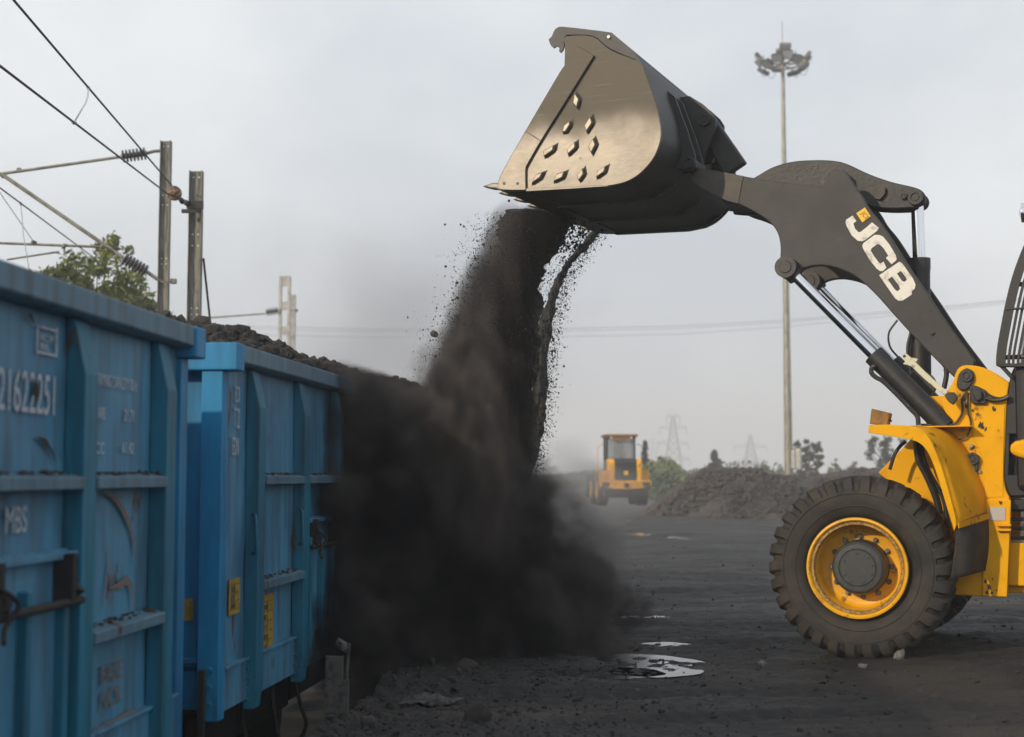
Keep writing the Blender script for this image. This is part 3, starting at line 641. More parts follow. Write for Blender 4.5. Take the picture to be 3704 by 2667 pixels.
# side cutter strip, raised
strip = [(745, 222), (862, 290), (645, 640), (490, 885), (397, 1048), (384, 1075), (388, 1226), (215, 1226), (190, 1212), (203, 1130), (388, 815), (643, 376)]
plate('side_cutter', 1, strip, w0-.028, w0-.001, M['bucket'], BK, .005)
plate('edge_seam', 1, [(385, 812), (492, 880), (489, 886), (382, 818)], w0-.030, w0-.027, M['dark'], BK, 0)
for x in (236, 330): lpin('bolt_hole', 1, x, 1180, w0-.030, w0-.02, .013, M['darker'], BK, 12, [(.0001, 0), (.014, 0), (.014, .008)])
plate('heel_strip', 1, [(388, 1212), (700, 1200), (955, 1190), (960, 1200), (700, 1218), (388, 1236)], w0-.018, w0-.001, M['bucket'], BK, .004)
dia = [[(735, 545), (770, 600), (752, 668), (722, 630)], [(848, 710), (862, 765), (815, 835), (800, 785)], [(705, 745), (708, 775), (672, 832), (646, 835), (660, 780)],
       [(598, 910), (590, 955), (520, 1005), (512, 960)], [(742, 885), (745, 935), (685, 992), (678, 950)], [(865, 862), (885, 915), (850, 985), (826, 930)],
       [(522, 1100), (500, 1145), (430, 1192), (465, 1120)], [(672, 1095), (655, 1145), (583, 1178), (607, 1118)], [(793, 1070), (802, 1120), (763, 1172), (745, 1130)], [(958, 1055), (945, 1105), (880, 1150), (893, 1090)]]
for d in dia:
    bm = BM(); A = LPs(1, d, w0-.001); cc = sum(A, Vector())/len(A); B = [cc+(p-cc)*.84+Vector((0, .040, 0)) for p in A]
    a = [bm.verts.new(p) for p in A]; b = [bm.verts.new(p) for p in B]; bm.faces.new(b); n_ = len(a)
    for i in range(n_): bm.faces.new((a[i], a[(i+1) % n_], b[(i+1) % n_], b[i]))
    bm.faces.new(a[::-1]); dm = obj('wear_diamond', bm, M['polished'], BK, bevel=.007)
    bm = BM(); bm.faces.new([bm.verts.new(cc+(p-cc)*1.22+Vector((-.010, .0015, .004))) for p in A]); obj('shadow_halo', bm, M['halo_shade'], dm)  # diamond's shadow painted as a dark halo, shifted right and up
# teeth along the lip
tp = [(78, 1197), (150, 1172), (200, 1172), (215, 1215), (185, 1215), (140, 1212)]
base = LPs(1, tp, w0); nt_ = 8
for k in range(nt_):
    ww = .012 + (w1-w0-.15)*k/(nt_-1)
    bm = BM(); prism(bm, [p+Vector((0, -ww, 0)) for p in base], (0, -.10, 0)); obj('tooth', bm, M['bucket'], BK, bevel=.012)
P0 = LPs(1, [(186, 1190), (200, 1224), (400, 1236), (400, 1222)], w0+.0); bm = BM(); prism(bm, [p+Vector((0, -.031, 0)) for p in P0], (0, -(w1-w0-.063), 0)); obj('cutting_edge', bm, M['dark'], BK)
# far lip corner wear shoe and underside wear bars
Q = LPs(1, [(388, 1236), (960, 1200), (1100, 1168), (1230, 1070), (1236, 1080), (1104, 1184), (962, 1216), (388, 1252)], w0)
for ww in (.75, 1.6, 2.35):
    bm = BM(); prism(bm, [p+Vector((0, -ww, 0)) for p in Q], (0, -.07, 0)); obj('skid_bar', bm, M['dark'], BK)
# hinge brackets on the back of the bucket
def brk(name, c, pts, wa, wb, m=M['dark']): return plate(name, c, pts, wa, wb, m, BK, .008)
for wa in (.52, .76, 1.50, 1.76):
    ptsA = LPs(1, [(1290, 470), (1440, 590), (1530, 830), (1580, 990), (1590, 1080), (1540, 1105), (1485, 1085), (1400, 1100), (1310, 960), (1290, 700)], .60)
    bm = BM(); prism(bm, [Vector((p.x, -wa, p.z)) for p in ptsA], (0, -.035, 0)); obj('arm_lug', bm, M['dark'], BK, bevel=.006)
lpin('hinge_pin', 1, 1520, 1035, .50, .86, .055, M['dark'], BK)
for wa in (1.00, 1.28):
    ptsB = LPs(7, [(560, 60), (830, 20), (985, 115), (1090, 210), (1140, 290), (1140, 380), (1000, 740), (900, 760), (700, 500)], 1.1)
    bm = BM(); prism(bm, [Vector((p.x, -wa, p.z)) for p in ptsB], (0, -.04, 0)); obj('tilt_lug', bm, M['dark'], BK, bevel=.006)
lpin('tilt_pin', 7, 970, 270, .97, 1.34, .06, M['dark'], BK)
# lift arms
arm = [(75, 225), (112, 182), (200, 188), (378, 222), (455, 236), (620, 258), (850, 288), (885, 235), (905, 200), (945, 182), (990, 192), (1020, 235), (1060, 300), (1100, 352), (1132, 415), (1200, 490), (1300, 650), (1390, 790), (1480, 920), (1590, 1090), (1760, 1315), (1700, 1470), (1640, 1420), (1480, 1262), (1310, 1080), (1180, 930), (1090, 845), (1050, 815), (1000, 788), (930, 762), (850, 749), (780, 757), (735, 775), (715, 800), (690, 845), (650, 822), (610, 795), (600, 755), (608, 700), (609, 640), (603, 595), (590, 555), (568, 520), (530, 482), (450, 432), (360, 388), (280, 366), (190, 318), (92, 262)]
AP = LPs(2, soft(arm), .66)
for ww, nm in ((.66, 'near'), (1.58, 'far')):
    bm = BM(); prism(bm, [Vector((p.x, -ww, p.z)) for p in AP], (0, -.085, 0)); obj('lift_arm', bm, M['armgrey'], LR, bevel=.01)
# dark primer sleeve on the nose of the near arm
plate('arm_nose', 2, [(75, 225), (112, 182), (200, 188), (392, 224), (372, 300), (360, 386), (280, 366), (190, 318), (92, 262)], .652, .659, mat('arm_nose_paint', (.052, .047, .043), .6, 0, (.075, .06, .05), 9), LR, 0)
bm = BM(); a = LP(2, 1180, 640, 1.1); tube(bm, [Vector((a.x, -.70, a.z)), Vector((a.x, -1.62, a.z))], .11, 20); a = LP(2, 1450, 1050, 1.1); obj('cross_tube', bm, M['armgrey'], LR, smooth=True)
# bellcrank
bell = [(455, 238), (560, 172), (680, 138), (820, 130), (940, 135), (1010, 155), (1110, 205), (1200, 240), (1290, 268), (1420, 295), (1462, 325), (1472, 365), (1448, 402), (1390, 415), (1260, 420), (1150, 412), (1115, 385), (1085, 350), (1000, 420), (800, 400), (600, 400), (420, 440), (300, 430), (290, 360), (350, 290)]
BPn = LPs(2, soft(bell), 1.06)
for ww in (1.04, 1.24):
    bm = BM(); prism(bm, [Vector((p.x, -ww, p.z)) for p in BPn], (0, -.05, 0)); obj('bellcrank', bm, M['crank'], LR, bevel=.01)
lpin('bellcrank_pin', 2, 945, 232, .90, 1.36, .085, M['crank'], LR)
plate('pin_keeper', 2, [(890, 215), (920, 185), (975, 185), (1000, 225), (990, 290), (955, 322), (930, 300)], .94, .99, M['crank'], LR)
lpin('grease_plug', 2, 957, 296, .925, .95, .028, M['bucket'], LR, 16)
plate('stop_block', 2, [(1165, 355), (1205, 320), (1212, 285), (1228, 290), (1226, 330), (1195, 362)], 1.00, 1.035, M['darker'], LR, 0)
lpin('tilt_rod_pin', 2, 1405, 350, 1.00, 1.32, .068, M['armgrey'], LR)
lpin('pin_plate', 2, 1335, 340, 1.01, 1.04, .03, M['armgrey'], LR)
bm = BM(); A = LP(7, 970, 270, 1.15); B = LP(7, 1330, 860, 1.15); d = (B-A).normalized(); n_ = Vector((-d.z, 0, d.x))
prism(bm, [A+n_*.09, A-n_*.09, B-n_*.12, B+n_*.12], (0, -.10, 0)); obj('tilt_link', bm, M['dark'], LR, bevel=.02)
# cylinders
def cyl(name, c, p0, p1, p2, ww, rr1, rr2, parent=LR):
    a = LP(c, *p0, ww); b = LP(c, *p1, ww); e = LP(c, *p2, ww); root = empty(name); root.parent = parent
    bm = BM(); tube(bm, [a, b], rr1, 28); obj('rod', bm, M['chrome'], root, smooth=True)
    d = (e-b).normalized(); bm = BM(); tube(bm, [b-d*.0, b+d*.10, b+d*.10, b+d*.13, b+d*.13, e], [rr2, rr2, rr2*.97, rr2*.97, rr2*.95, rr2*.95], 32)
    obj('barrel', bm, M['dark'], root, smooth=True, angle=30)
    return root, a, b, e, d
lc, a, b, e, d = cyl('lift_cylinder', 2, (668, 782), (1160, 1280), (1586, 1708), .62, .050, .092)
bm = BM(); lathe(bm, [(.0001, .06), (.05, .06), (.055, .05), (.095, .05), (.095, -.10), (.0001, -.10)], 24, 'y', LP(2, 645, 765, .56)); tube(bm, [LP(2, 645, 765, .62), LP(2, 705, 822, .62)], .078, 16); obj('rod_eye', bm, M['dark'], lc, smooth=True, angle=30)
lc2 = empty('lift_cylinder'); lc2.parent = LR
for ch_ in list(lc.children):
    q = ch_.copy(); C.objects.link(q); q.parent = lc2
lc2.location = (0, -.98, 0)
tcyl, a, b, e, d = cyl('tilt_cylinder', 2, (1417, 400), (1428, 712), (1436, 1440), 1.17, .055, .098)
bm = BM(); lathe(bm, [(.0001, .08), (.05, .08), (.12, .08), (.12, -.08), (.0001, -.08)], 24, 'y', LP(3, 930, 195, 1.15)); obj('rod_eye', bm, M['darker'], tcyl, smooth=True, angle=30)
# hard line along the lift cylinder, hoses
def hose(name, c, pts, ww, r, m=M['darker'], parent=LR):
    P = LPs(c, pts, ww) if not isinstance(ww, (list, tuple)) else [LP(c, x, y, q) for (x, y), q in zip(pts, ww)]
    bm = BM(); tube(bm, curve_pts(P, 5), r, 8); return obj(name, bm, m, parent, smooth=True)
hose('oil_pipe', 6, [(235, 270), (195, 290), (190, 360), (250, 420), (340, 470), (520, 640), (700, 830), (790, 930), (805, 1045)], .50, .020, M['dark'])
hose('thin_pipe', 6, [(500, 620), (680, 800)], .485, .004, M['steel'])
hose('hose', 2, [(1300, 1075), (1250, 1150), (1255, 1230), (1300, 1290), (1345, 1335)], 1.0, .009)
hose('hose', 2, [(1365, 1310), (1362, 1230), (1380, 1150)], 1.05, .016)
hose('hose', 2, [(1560, 1300), (1590, 1380), (1575, 1480)], 1.1, .022)
hose('hose', 6, [(1440, 600), (1380, 700), (1385, 850), (1340, 960), (1250, 1035), (1000, 1045), (840, 1040)], .57, .010)
hose('hose', 6, [(1460, 620), (1455, 850), (1495, 1030), (1440, 1190), (1320, 1230), (1180, 1180), (1020, 1110)], .565, .008)
hose('hose', 6, [(1690, 690), (1780, 720), (1900, 710), (1990, 670)], .56, .018)
hose('hose', 6, [(1700, 630), (1800, 680), (1900, 690), (1990, 650)], .57, .009)
hose('hose', 6, [(640, 1260), (560, 1330), (490, 1440), (430, 1630)], .35, .015)
hose('hose', 3, [(905, 470), (915, 560), (960, 650), (1005, 760), (1020, 830)], .35, .028)
hose('hose', 3, [(925, 470), (940, 560), (975, 640), (1040, 760), (1060, 900)], .38, .02)
# white marker arm on the cylinder
q = [(590, 150), (625, 92), (700, 150), (735, 190), (900, 350), (1060, 500), (1190, 610), (1150, 655), (1000, 540), (840, 400), (700, 260), (600, 245), (640, 205)]
plate('marker_arm', 6, q, .44, .46, M['cream'], LR, .003); plate('marker_fin', 6, [(720, 160), (795, 175), (775, 215), (740, 205)], .46, .50, M['cream'], LR, 0)
lpin('marker_hole', 6, 620, 140, .436, .44, .012, M['darker'], LR, 12, [(.0001, 0), (.012, 0), (.012, .003)])
plate('proximity_sensor', 6, [(1145, 655), (1195, 610), (1270, 615), (1318, 690), (1255, 780), (1190, 735)], .40, .47, M['flap'], LR, .006)
# front frame
FRm = empty('front_frame'); FRm.parent = LR
tower = [(1082, 185), (1100, 125), (1120, 103), (1150, 95), (1225, 103), (1300, 138), (1362, 182), (1348, 260), (1340, 500), (1333, 650), (1345, 720), (1372, 757), (1352, 1240), (1225, 1236), (1070, 1226), (1060, 1000), (1000, 850), (900, 720), (760, 665), (715, 627), (868, 472), (900, 440), (930, 400), (935, 370), (925, 345), (965, 395), (1100, 392), (1060, 372), (962, 258), (1010, 200)]
tower = [(1082, 185), (1100, 125), (1120, 103), (1150, 95), (1225, 103), (1300, 138), (1362, 182), (1348, 260), (1340, 500), (1333, 650), (1345, 720), (1372, 757), (1352, 1240), (1225, 1236), (1070, 1226), (1060, 1000), (1000, 850), (900, 720), (760, 665), (715, 627), (868, 472), (930, 395), (1010, 392), (1085, 388), (1050, 335), (1030, 300), (1030, 260)]
plate('side_frame', 3, tower, .60, .70, M['yellow'], FRm, .012)
bm = BM(); prism(bm, [Vector((p.x, -1.64, p.z)) for p in LPs(3, soft(tower), .60)], (0, -.1, 0)); obj('side_frame', bm, M['yellow'], FRm, bevel=.012)
plate('cover_panel', 3, [(1170, 430), (1240, 556), (1240, 750), (1332, 745), (1330, 650), (1338, 300), (1200, 290)], .592, .598, M['yellow'], FRm, .003)
plate('lower_panel', 3, [(1244, 758), (1370, 760), (1350, 1238), (1228, 1234)], .570, .598, M['yellow'], FRm, .006)
plate('ledge', 3, [(860, 398), (1170, 393), (1172, 399), (860, 405)], .40, .60, M['yellow'], FRm, .002)
bm = BM(); A = LP(3, 1180, 1150, .7); box(bm, (A.x+.3, -1.17, .75), (1.5, .9, .35)); box(bm, (A.x+.1, -1.17, 1.5), (.5, .9, 1.3)); obj('frame_core', bm, M['yellow'], FRm, bevel=.01)
bm = BM(); tube(bm, [(WX, -.4, .75), (WX, -1.95, .75)], .16, 20); obj('front_axle', bm, M['dark'], LR, smooth=True)
def keeper(c, pts, x, y, ww):
    o = plate('pin_keeper', c, pts, ww-.03, ww, M['dark'], FRm, .01); lpin('pivot_pin', c, x, y, ww-.05, ww, .05, M['dark'], FRm); return o
keeper(3, [(1100, 200), (1105, 160), (1118, 128), (1150, 110), (1180, 122), (1192, 155), (1180, 190), (1150, 222), (1118, 222)], 1150, 150, .595)
keeper(3, [(1145, 570), (1150, 540), (1180, 524), (1210, 540), (1216, 575), (1205, 625), (1180, 640), (1160, 625)], 1180, 558, .590)
lpin('grease_plug', 3, 1180, 615, .545, .56, .022, M['steel'], FRm, 12)
plate('valve_block', 3, [(1165, 200), (1195, 195), (1248, 222), (1245, 290), (1180, 288), (1168, 260)], .55, .595, M['darker'], FRm, .008)
plate('valve_cover', 3, [(1180, 205), (1225, 225), (1228, 262), (1200, 275), (1178, 240)], .51, .55, M['dark'], FRm, .01)
for x, y in ((1176, 494), (1133, 415), (1216, 622), (1148, 282)): lpin('bolt', 3, x, y, .580, .60, .016, M['steel'], FRm, 8, [(.0001, 0), (.014, 0), (.016, .004), (.016, .02)])
plate('data_plate', 3, [(1267, 795), (1342, 796), (1340, 862), (1265, 860)], .564, .569, M['sign'], FRm, 0)
for yy in (884, 908): plate('rung', 3, [(1300, yy-6), (1368, yy-6), (1370, yy+6), (1300, yy+6)], .52, .57, M['yellow'], FRm, .003)
plate('slotted_hook', 3, [(1310, 765), (1328, 770), (1322, 785), (1312, 778)], .564, .57, M['darker'], FRm, 0)
def blot(cx_, cy_, r_, seed, ww=.586):
    bm = BM(); q = random.Random(seed); c = LP(3, cx_, cy_, ww); v = []
    for k in range(18):
        a = 2*math.pi*k/18; d = r_*(.35+.9*q.random()**1.5); v.append(bm.verts.new(c+Vector((math.cos(a)*d*.7, 0, math.sin(a)*d*1.2))))
    bm.faces.new(v); bmesh.ops.triangulate(bm, faces=bm.faces[:], ngon_method='EAR_CLIP'); obj('grease_stain', bm, M['flap'], FRm)
for k, (x, y, r) in enumerate([(1140, 618, .05), (1155, 660, .035), (1212, 700, .03), (1222, 392, .035), (1245, 412, .018), (1285, 315, .022), (1180, 320, .015), (1150, 300, .02)]): blot(x, y, r, k)
for k, (x, y, r) in enumerate([(1245, 1160, .02), (1262, 1190, .025), (1280, 1150, .012), (1252, 1215, .018), (1300, 1205, .01), (1275, 1215, .02)]): blot(x, y, r, 40+k, .566)
# fender: lofted from outer to inner curve
FD = empty('fender'); FD.parent = LR
outer = [(668, 412), (780, 405), (880, 412), (930, 432), (968, 480), (1000, 548), (1030, 630), (1060, 730), (1085, 820), (1098, 890)]
inner = [(868, 400), (930, 398), (1000, 402), (1050, 415), (1100, 450), (1145, 510), (1185, 585), (1215, 670), (1240, 750), (1252, 824)]
A = curve_pts(LPs(3, outer, -.02), 4); B = curve_pts(LPs(3, inner, .585), 4)
bm = BM(); rows = []
for p, q in zip(A, B): rows.append([bm.verts.new(p.lerp(q, t)) for t in (0, .25, .5, .75, 1)])
for a, b in zip(rows, rows[1:]):
    for i in range(4): bm.faces.new((a[i], a[i+1], b[i+1], b[i]))
o = obj('mudguard', bm, M['yellow'], FD, smooth=True, angle=60); s_ = o.modifiers.new('t', 'SOLIDIFY'); s_.thickness = .014; s_.offset = 0
fl = [(668, 392), (760, 388), (880, 396), (935, 415), (972, 462), (1006, 535), (1036, 620), (1066, 725), (1092, 820), (1103, 880), (1090, 915), (1055, 800), (1020, 680), (985, 575), (950, 505), (905, 468), (800, 450), (668, 430)]
plate('fender_lip', 3, fl, -.035, -.018, M['yellow'], FD, .004)
flf = [(1098, 872), (1160, 850), (1258, 822), (1262, 900), (1260, 1000), (1245, 1108), (1180, 1122), (1078, 1150), (1090, 1050), (1100, 960)]
A = curve_pts(LPs(3, [(1100, 872), (1103, 960), (1092, 1060), (1078, 1150)], -.01), 4); B = curve_pts(LPs(3, [(1256, 824), (1262, 920), (1258, 1020), (1244, 1108)], .56), 4)
bm = BM(); rows = [[bm.verts.new(p), bm.verts.new(p.lerp(q, .5)+Vector((-.012, 0, 0))), bm.verts.new(q)] for p, q in zip(A, B)]
for a, b in zip(rows, rows[1:]):
    for i in range(2): bm.faces.new((a[i], a[i+1], b[i+1], b[i]))
o = obj('mud_flap', bm, M['flap'], FD, smooth=True); s_ = o.modifiers.new('t', 'SOLIDIFY'); s_.thickness = .012
A = LPs(3, [(1103, 872), (1104, 900)], -.012); B = LPs(3, [(1256, 824), (1257, 852)], .555)
bm = BM(); bk = Vector((-.016, 0, 0)); vv = [bm.verts.new(p+bk) for p in (A[0], A[1], B[1], B[0])]; bm.faces.new(vv); o = obj('flap_clamp', bm, M['yellow'], FD); s_ = o.modifiers.new('t', 'SOLIDIFY'); s_.thickness = .008; s_.offset = 1
plate('lamp_housing', 3, [(683, 310), (773, 332), (760, 394), (674, 386)], .12, .26, M['orange'], FD, .006)
plate('lamp_stem', 3, [(762, 363), (780, 366), (782, 376), (762, 374)], .17, .20, M['darker'], FD, 0)
FD2 = empty('fender'); FD2.parent = LR; FD2.scale = (1, -1, 1); FD2.location = (0, -2.34, 0)
for ch_ in list(FD.children):
    if ch_.name.startswith(('mudguard', 'fender_lip', 'mud_flap')): q = ch_.copy(); C.objects.link(q); q.parent = FD2
# arm lettering, drawn as flat stickers on the near arm
def sticker(name, pts, ww=.657, m='white', holes=()):
    bm = BM(); loops = []
    for P_ in (pts,)+tuple(holes):
        vs = [bm.verts.new(p) for p in LPs(2, P_, ww)]; loops.append([bm.edges.new((vs[i], vs[(i+1) % len(vs)])) for i in range(len(vs))])
    bmesh.ops.triangle_fill(bm, use_beauty=True, edges=[e for l in loops for e in l])
    g_ = bmesh.ops.extrude_face_region(bm, geom=bm.faces[:]); bmesh.ops.translate(bm, verts=[v for v in g_['geom'] if isinstance(v, bmesh.types.BMVert)], vec=(0, .0015, 0))
    return obj(name, bm, M[m], LR)
sticker('letter_J', [(1150, 498), (1190, 530), (1180, 548), (1110, 602), (1090, 610), (1065, 606), (1030, 575), (1000, 520), (993, 498), (998, 482), (1035, 458), (1058, 490), (1040, 505), (1050, 535), (1068, 555), (1082, 555), (1120, 525)])
sticker('letter_C', [(1192, 572), (1215, 582), (1250, 625), (1290, 690), (1296, 715), (1290, 725), (1265, 745), (1232, 708), (1246, 695), (1218, 650), (1195, 628), (1180, 628), (1148, 650), (1142, 665), (1160, 695), (1190, 735), (1200, 742), (1218, 730), (1235, 765), (1215, 785), (1198, 786), (1178, 772), (1140, 725), (1098, 655), (1092, 635), (1100, 620), (1165, 572)])
sticker('letter_B', [(1312, 730), (1330, 742), (1392, 830), (1407, 865), (1402, 890), (1385, 905), (1385, 925), (1330, 960), (1305, 960), (1285, 945), (1240, 880), (1192, 810)],
        holes=([(1320, 785), (1350, 822), (1356, 838), (1340, 850), (1325, 842), (1297, 800)], [(1268, 818), (1310, 872), (1316, 892), (1300, 905), (1285, 895), (1243, 836)]))
sticker('logo_square', [(1108, 410), (1142, 462), (1092, 498), (1057, 444)], .6565, 'logo')
def arm_text(s, x0, y0, x1, y1, h_, ww, m):
    a = LP(2, x0, y0, ww); b = LP(2, x1, y1, ww); d = (b-a); ln = d.length; d.normalize(); n = Vector((0, 1, 0)); u = n.cross(d)*-1
    u = Vector((-d.z, 0, d.x)); u = u if u.z > 0 else -u
    Mx = Matrix((( d.x, u.x, n.x, 0), (d.y, u.y, n.y, 0), (d.z, u.z, n.z, 0), (0, 0, 0, 1)))
    return text_mesh('logo_text', s, h_, M[m], LR, a, Mx, 1.0, .0006)
arm_text('JCB', 1085, 445, 1112, 482, .055, .654, 'letterdark')
bm = BM(); A = LP(2, 1395, 905, .657)
# small vent lip on the arm
plate('weld_tab', 2, [(1480, 1152), (1500, 1135), (1520, 1150), (1500, 1162)], .64, .658, M['darker'], LR, 0)

# rear half shared by both loaders: origin under the rear axle, x forward
def rear_body(root, ox, oy, lod=1, yaw_=0):
    rb = empty('rear_body', (ox, oy, 0), yaw_); rb.parent = root
    def B(name, m, items, bevel=.02, parent=rb):
        bm = BM()
        for c, s in items: box(bm, c, s)
        return obj(name, bm, m, parent, bevel=bevel)
    B('chassis', M['darker'], [((0, 0, .78), (3.1, .8, .45)), ((-.9, 0, .62), (1.2, 1.9, .3))])
    bm = BM(); pr = [Vector((-1.72, .52, 1.12)), Vector((-1.72, .52, 2.02)), Vector((-1.55, .52, 2.18)), Vector((.15, .52, 2.22)), Vector((.15, .52, 1.12))]; prism(bm, pr, (0, -1.04, 0)); hd = obj('hood', bm, M['darker'], rb, bevel=.05)
    for s in (-1, 1):
        bm = BM(); prism(bm, [Vector((-1.78, s*.50, 1.12)), Vector((-1.78, s*.50, 1.95)), Vector((-1.60, s*.50, 2.16)), Vector((-.2, s*.50, 2.18)), Vector((-.2, s*.50, 1.12))], (0, s*.24, 0)); obj('hood_side', bm, M['yellow'], hd, bevel=.06)
    B('grille', M['dark'], [((-1.76, 0, 1.50), (.05, .94, .72))]+[((-1.79, 0, 1.2+.06*k), (.02, .9, .012)) for k in range(11)], .004)
    gb = B('emblem', M['logo'], [((-1.81, 0, 1.52), (.01, .19, .19))], 0)
    bm = BM(); cw = []
    for k in range(9):
        t = -1+2*k/8; cw.append(Vector((-1.98+.22*t*t, -1.18*t, .78+.0*t)))
    a = [bm.verts.new(p+Vector((0, 0, .0+.16*abs((i-4)/4)**3))) for i, p in enumerate(cw)]; b = [bm.verts.new(p+Vector((0, 0, .40))) for p in cw]
    a2 = [bm.verts.new(p+Vector((.4, 0, .0))) for p in cw]; b2 = [bm.verts.new(p+Vector((.4, 0, .40))) for p in cw]
    for i in range(8): bm.faces.new((a[i], a[i+1], b[i+1], b[i])); bm.faces.new((b[i], b[i+1], b2[i+1], b2[i])); bm.faces.new((a[i], a2[i], a2[i+1], a[i+1])); bm.faces.new((a2[i], b2[i], b2[i+1], a2[i+1]))
    bm.faces.new((a[0], b[0], b2[0], a2[0])); bm.faces.new((a[8], a2[8], b2[8], b[8])); cwo = obj('counterweight', bm, M['yellow'], rb, bevel=.03)
    for s in (-1, 1):
        B('rear_lamp', M['dark'], [((-1.84, s*.93, 1.0), (.10, .34, .2))], .01, cwo)
        B('bumper_bolt', M['darker'], [((-1.955, s*.5, 1.0), (.03, .05, .05))], .01, cwo)
    B('tow_hitch', M['darker'], [((-2.0, 0, .96), (.08, .22, .2))], .02, cwo)
    # cab
    cb = empty('cab'); cb.parent = rb
    x0, x1, hw = .30, (1.62 if lod else 1.20), .70; z0, z1 = 1.42, 3.22
    B('cab_base', M['darker'], [(((x0+x1)/2, 0, 1.75), (x1-x0, 2*hw, .7)), (((x0+x1)/2+.05, 0, 1.25), (x1-x0-.2, 1.3, .35))], .06, cb)
    for xx in (x0+.04, (x0+x1)/2+.1, x1-.04):
        for s in (-1, 1): B('pillar', M['darker'], [((xx, s*(hw-.04), (2.1+z1)/2), (.08, .08, z1-2.1))], .01, cb)
    B('roof', M['orange'] if lod else M['darker'], [(((x0+x1)/2, 0, z1+.07), (x1-x0+.35, 2*hw+.22, .13))], .05, cb)
    B('roof_liner', M['darker'], [(((x0+x1)/2, 0, z1-.03), (x1-x0+.1, 2*hw+.02, .08))], .02, cb)
    B('glass', M['glass'], [(((x0+x1)/2, s*(hw-.04), 2.65), (x1-x0-.1, .01, 1.08)) for s in (-1, 1)]+[((xx, 0, 2.65), (.01, 2*hw-.18, 1.08)) for xx in (x0+.04, x1-.04)], 0, cb)
    for s in (-1, 1):
        bm = BM(); lathe(bm, [(.0001, -.03), (.05, -.03), (.055, .03), (.03, .05)], 14, 'x', (x0-.16, s*.48, z1-.04)); obj('work_lamp', bm, M['lampglass'], cb, smooth=True)
    bm = BM(); box(bm, (.8, .05, 2.2), (.45, .5, .14)); box(bm, (.62, .05, 2.55), (.14, .48, .7)); box(bm, (.60, .05, 2.95), (.12, .26, .2)); obj('seat', bm, M['darker'], cb, bevel=.04)
    bm = BM(); tube(bm, [(-.2, -.08, 2.1), (-.2, -.08, 2.62)], .05, 14); obj('exhaust', bm, M['steel'], rb, smooth=True)
    for s in (-1, 1):
        bm = BM(); prism(bm, [Vector((-.95, s*.72, 1.0)), Vector((-.95, s*.72, 1.66)), Vector((.75, s*.72, 1.66)), Vector((.95, s*.72, 1.2)), Vector((.88, s*.72, 1.2)), Vector((.70, s*.72, 1.58)), Vector((-.88, s*.72, 1.58)), Vector((-.88, s*.72, 1.0))], (0, s*.46, 0)); obj('rear_fender', bm, M['yellow'], rb, bevel=.01)
        bm = BM()
        tube(bm, [(.25, s*1.1, 1.66), (.25, s*1.1, 2.75), (.4, s*.8, 2.9)], .018, 8); obj('handrail', bm, M['yellow'] if s > 0 else M['darker'], rb, smooth=True)
        B('step', M['darker'], [((1.15, s*.95, .55+.3*k), (.5, .3, .03)) for k in range(3)]+[((.92, s*.95, .85), (.03, .3, .7))], .005)
    return rb
rb = rear_body(LR, -3.05, -1.17, 0)
for (yy, rz) in ((-.27, math.pi), (-2.07, 0)):
    q = copy_tree(wheel, LR); q.location = (-3.05, yy, .745); q.rotation_euler = (0, R(21), rz)
# cab front guard and near parts at the frame edge
GD = empty('windscreen_guard'); GD.parent = LR
def guard(off, wdt, ww, name='guard_bar'):
    L_ = [(1110, 480), (1060, 600), (1000, 760), (950, 930), (905, 1130), (865, 1340), (835, 1500), (822, 1633), (825, 1700)]
    a = [(x+off*(1 if i < 7 else .95), y) for i, (x, y) in enumerate(L_)]; b = [(x+wdt, y) for x, y in a][::-1]
    plate(name, 4, a+b, ww, ww+.03, M['darker'], GD, 0)
guard(0, 95, .50, 'guard_frame'); guard(118, 26, .52); guard(165, 24, .54); guard(215, 26, .56); guard(262, 60, .58)
plate('guard_rail', 4, [(825, 1670), (1250, 1680), (1250, 1712), (840, 1705)], .50, .60, M['darker'], GD, .004)
plate('guard_rail', 4, [(905, 1135), (1000, 1125), (1250, 1120), (1250, 1132), (1000, 1138), (905, 1150)], .49, .56, M['darker'], GD, 0)
hose('guard_stay', 5, [(560, 20), (600, 60), (655, 120)], .55, .018)
plate('cab_corner', 5, [(655, 60), (700, 30), (900, 10), (900, 480), (655, 490), (640, 560), (600, 600), (598, 780), (612, 840), (640, 900), (900, 900), (900, 770), (640, 765), (632, 640), (640, 560), (600, 580), (603, 380), (625, 200)], .70, .78, M['darker'], LR, .01)
plate('cab_skirt', 5, [(598, 500), (603, 380), (625, 200), (660, 90), (700, 40), (1000, 10), (1000, 500), (660, 490)], .62, .68, M['darker'], LR, .01)
plate('cab_post', 5, [(598, 480), (640, 490), (640, 640), (632, 760), (1000, 770), (1000, 900), (645, 900), (615, 850), (598, 770)], .62, .68, M['darker'], LR, .01)
plate('tank', 5, [(640, 560), (700, 520), (1000, 520), (1000, 660), (730, 660), (640, 615)], .50, .60, M['yellow'], LR, .03)
for k in range(6): plate('ladder_rung', 5, [(640, 975+k*62), (1000, 975+k*62), (1000, 1000+k*62), (640, 1000+k*62)], .75, .80, M['darker'], LR, .004)
plate('step_plate', 5, [(640, 920), (1000, 915), (1000, 990), (640, 990)], .68, .8, M['darker'], LR, .01)
plate('link_frame', 5, [(640, 1310), (690, 1300), (1000, 1340), (1000, 1420), (660, 1400)], .85, 1.1, M['darker'], LR, .02)
plate('lower_beam', 5, [(630, 1445), (1000, 1440), (1000, 1530), (630, 1535)], .80, 1.3, M['yellow'], LR, .01)
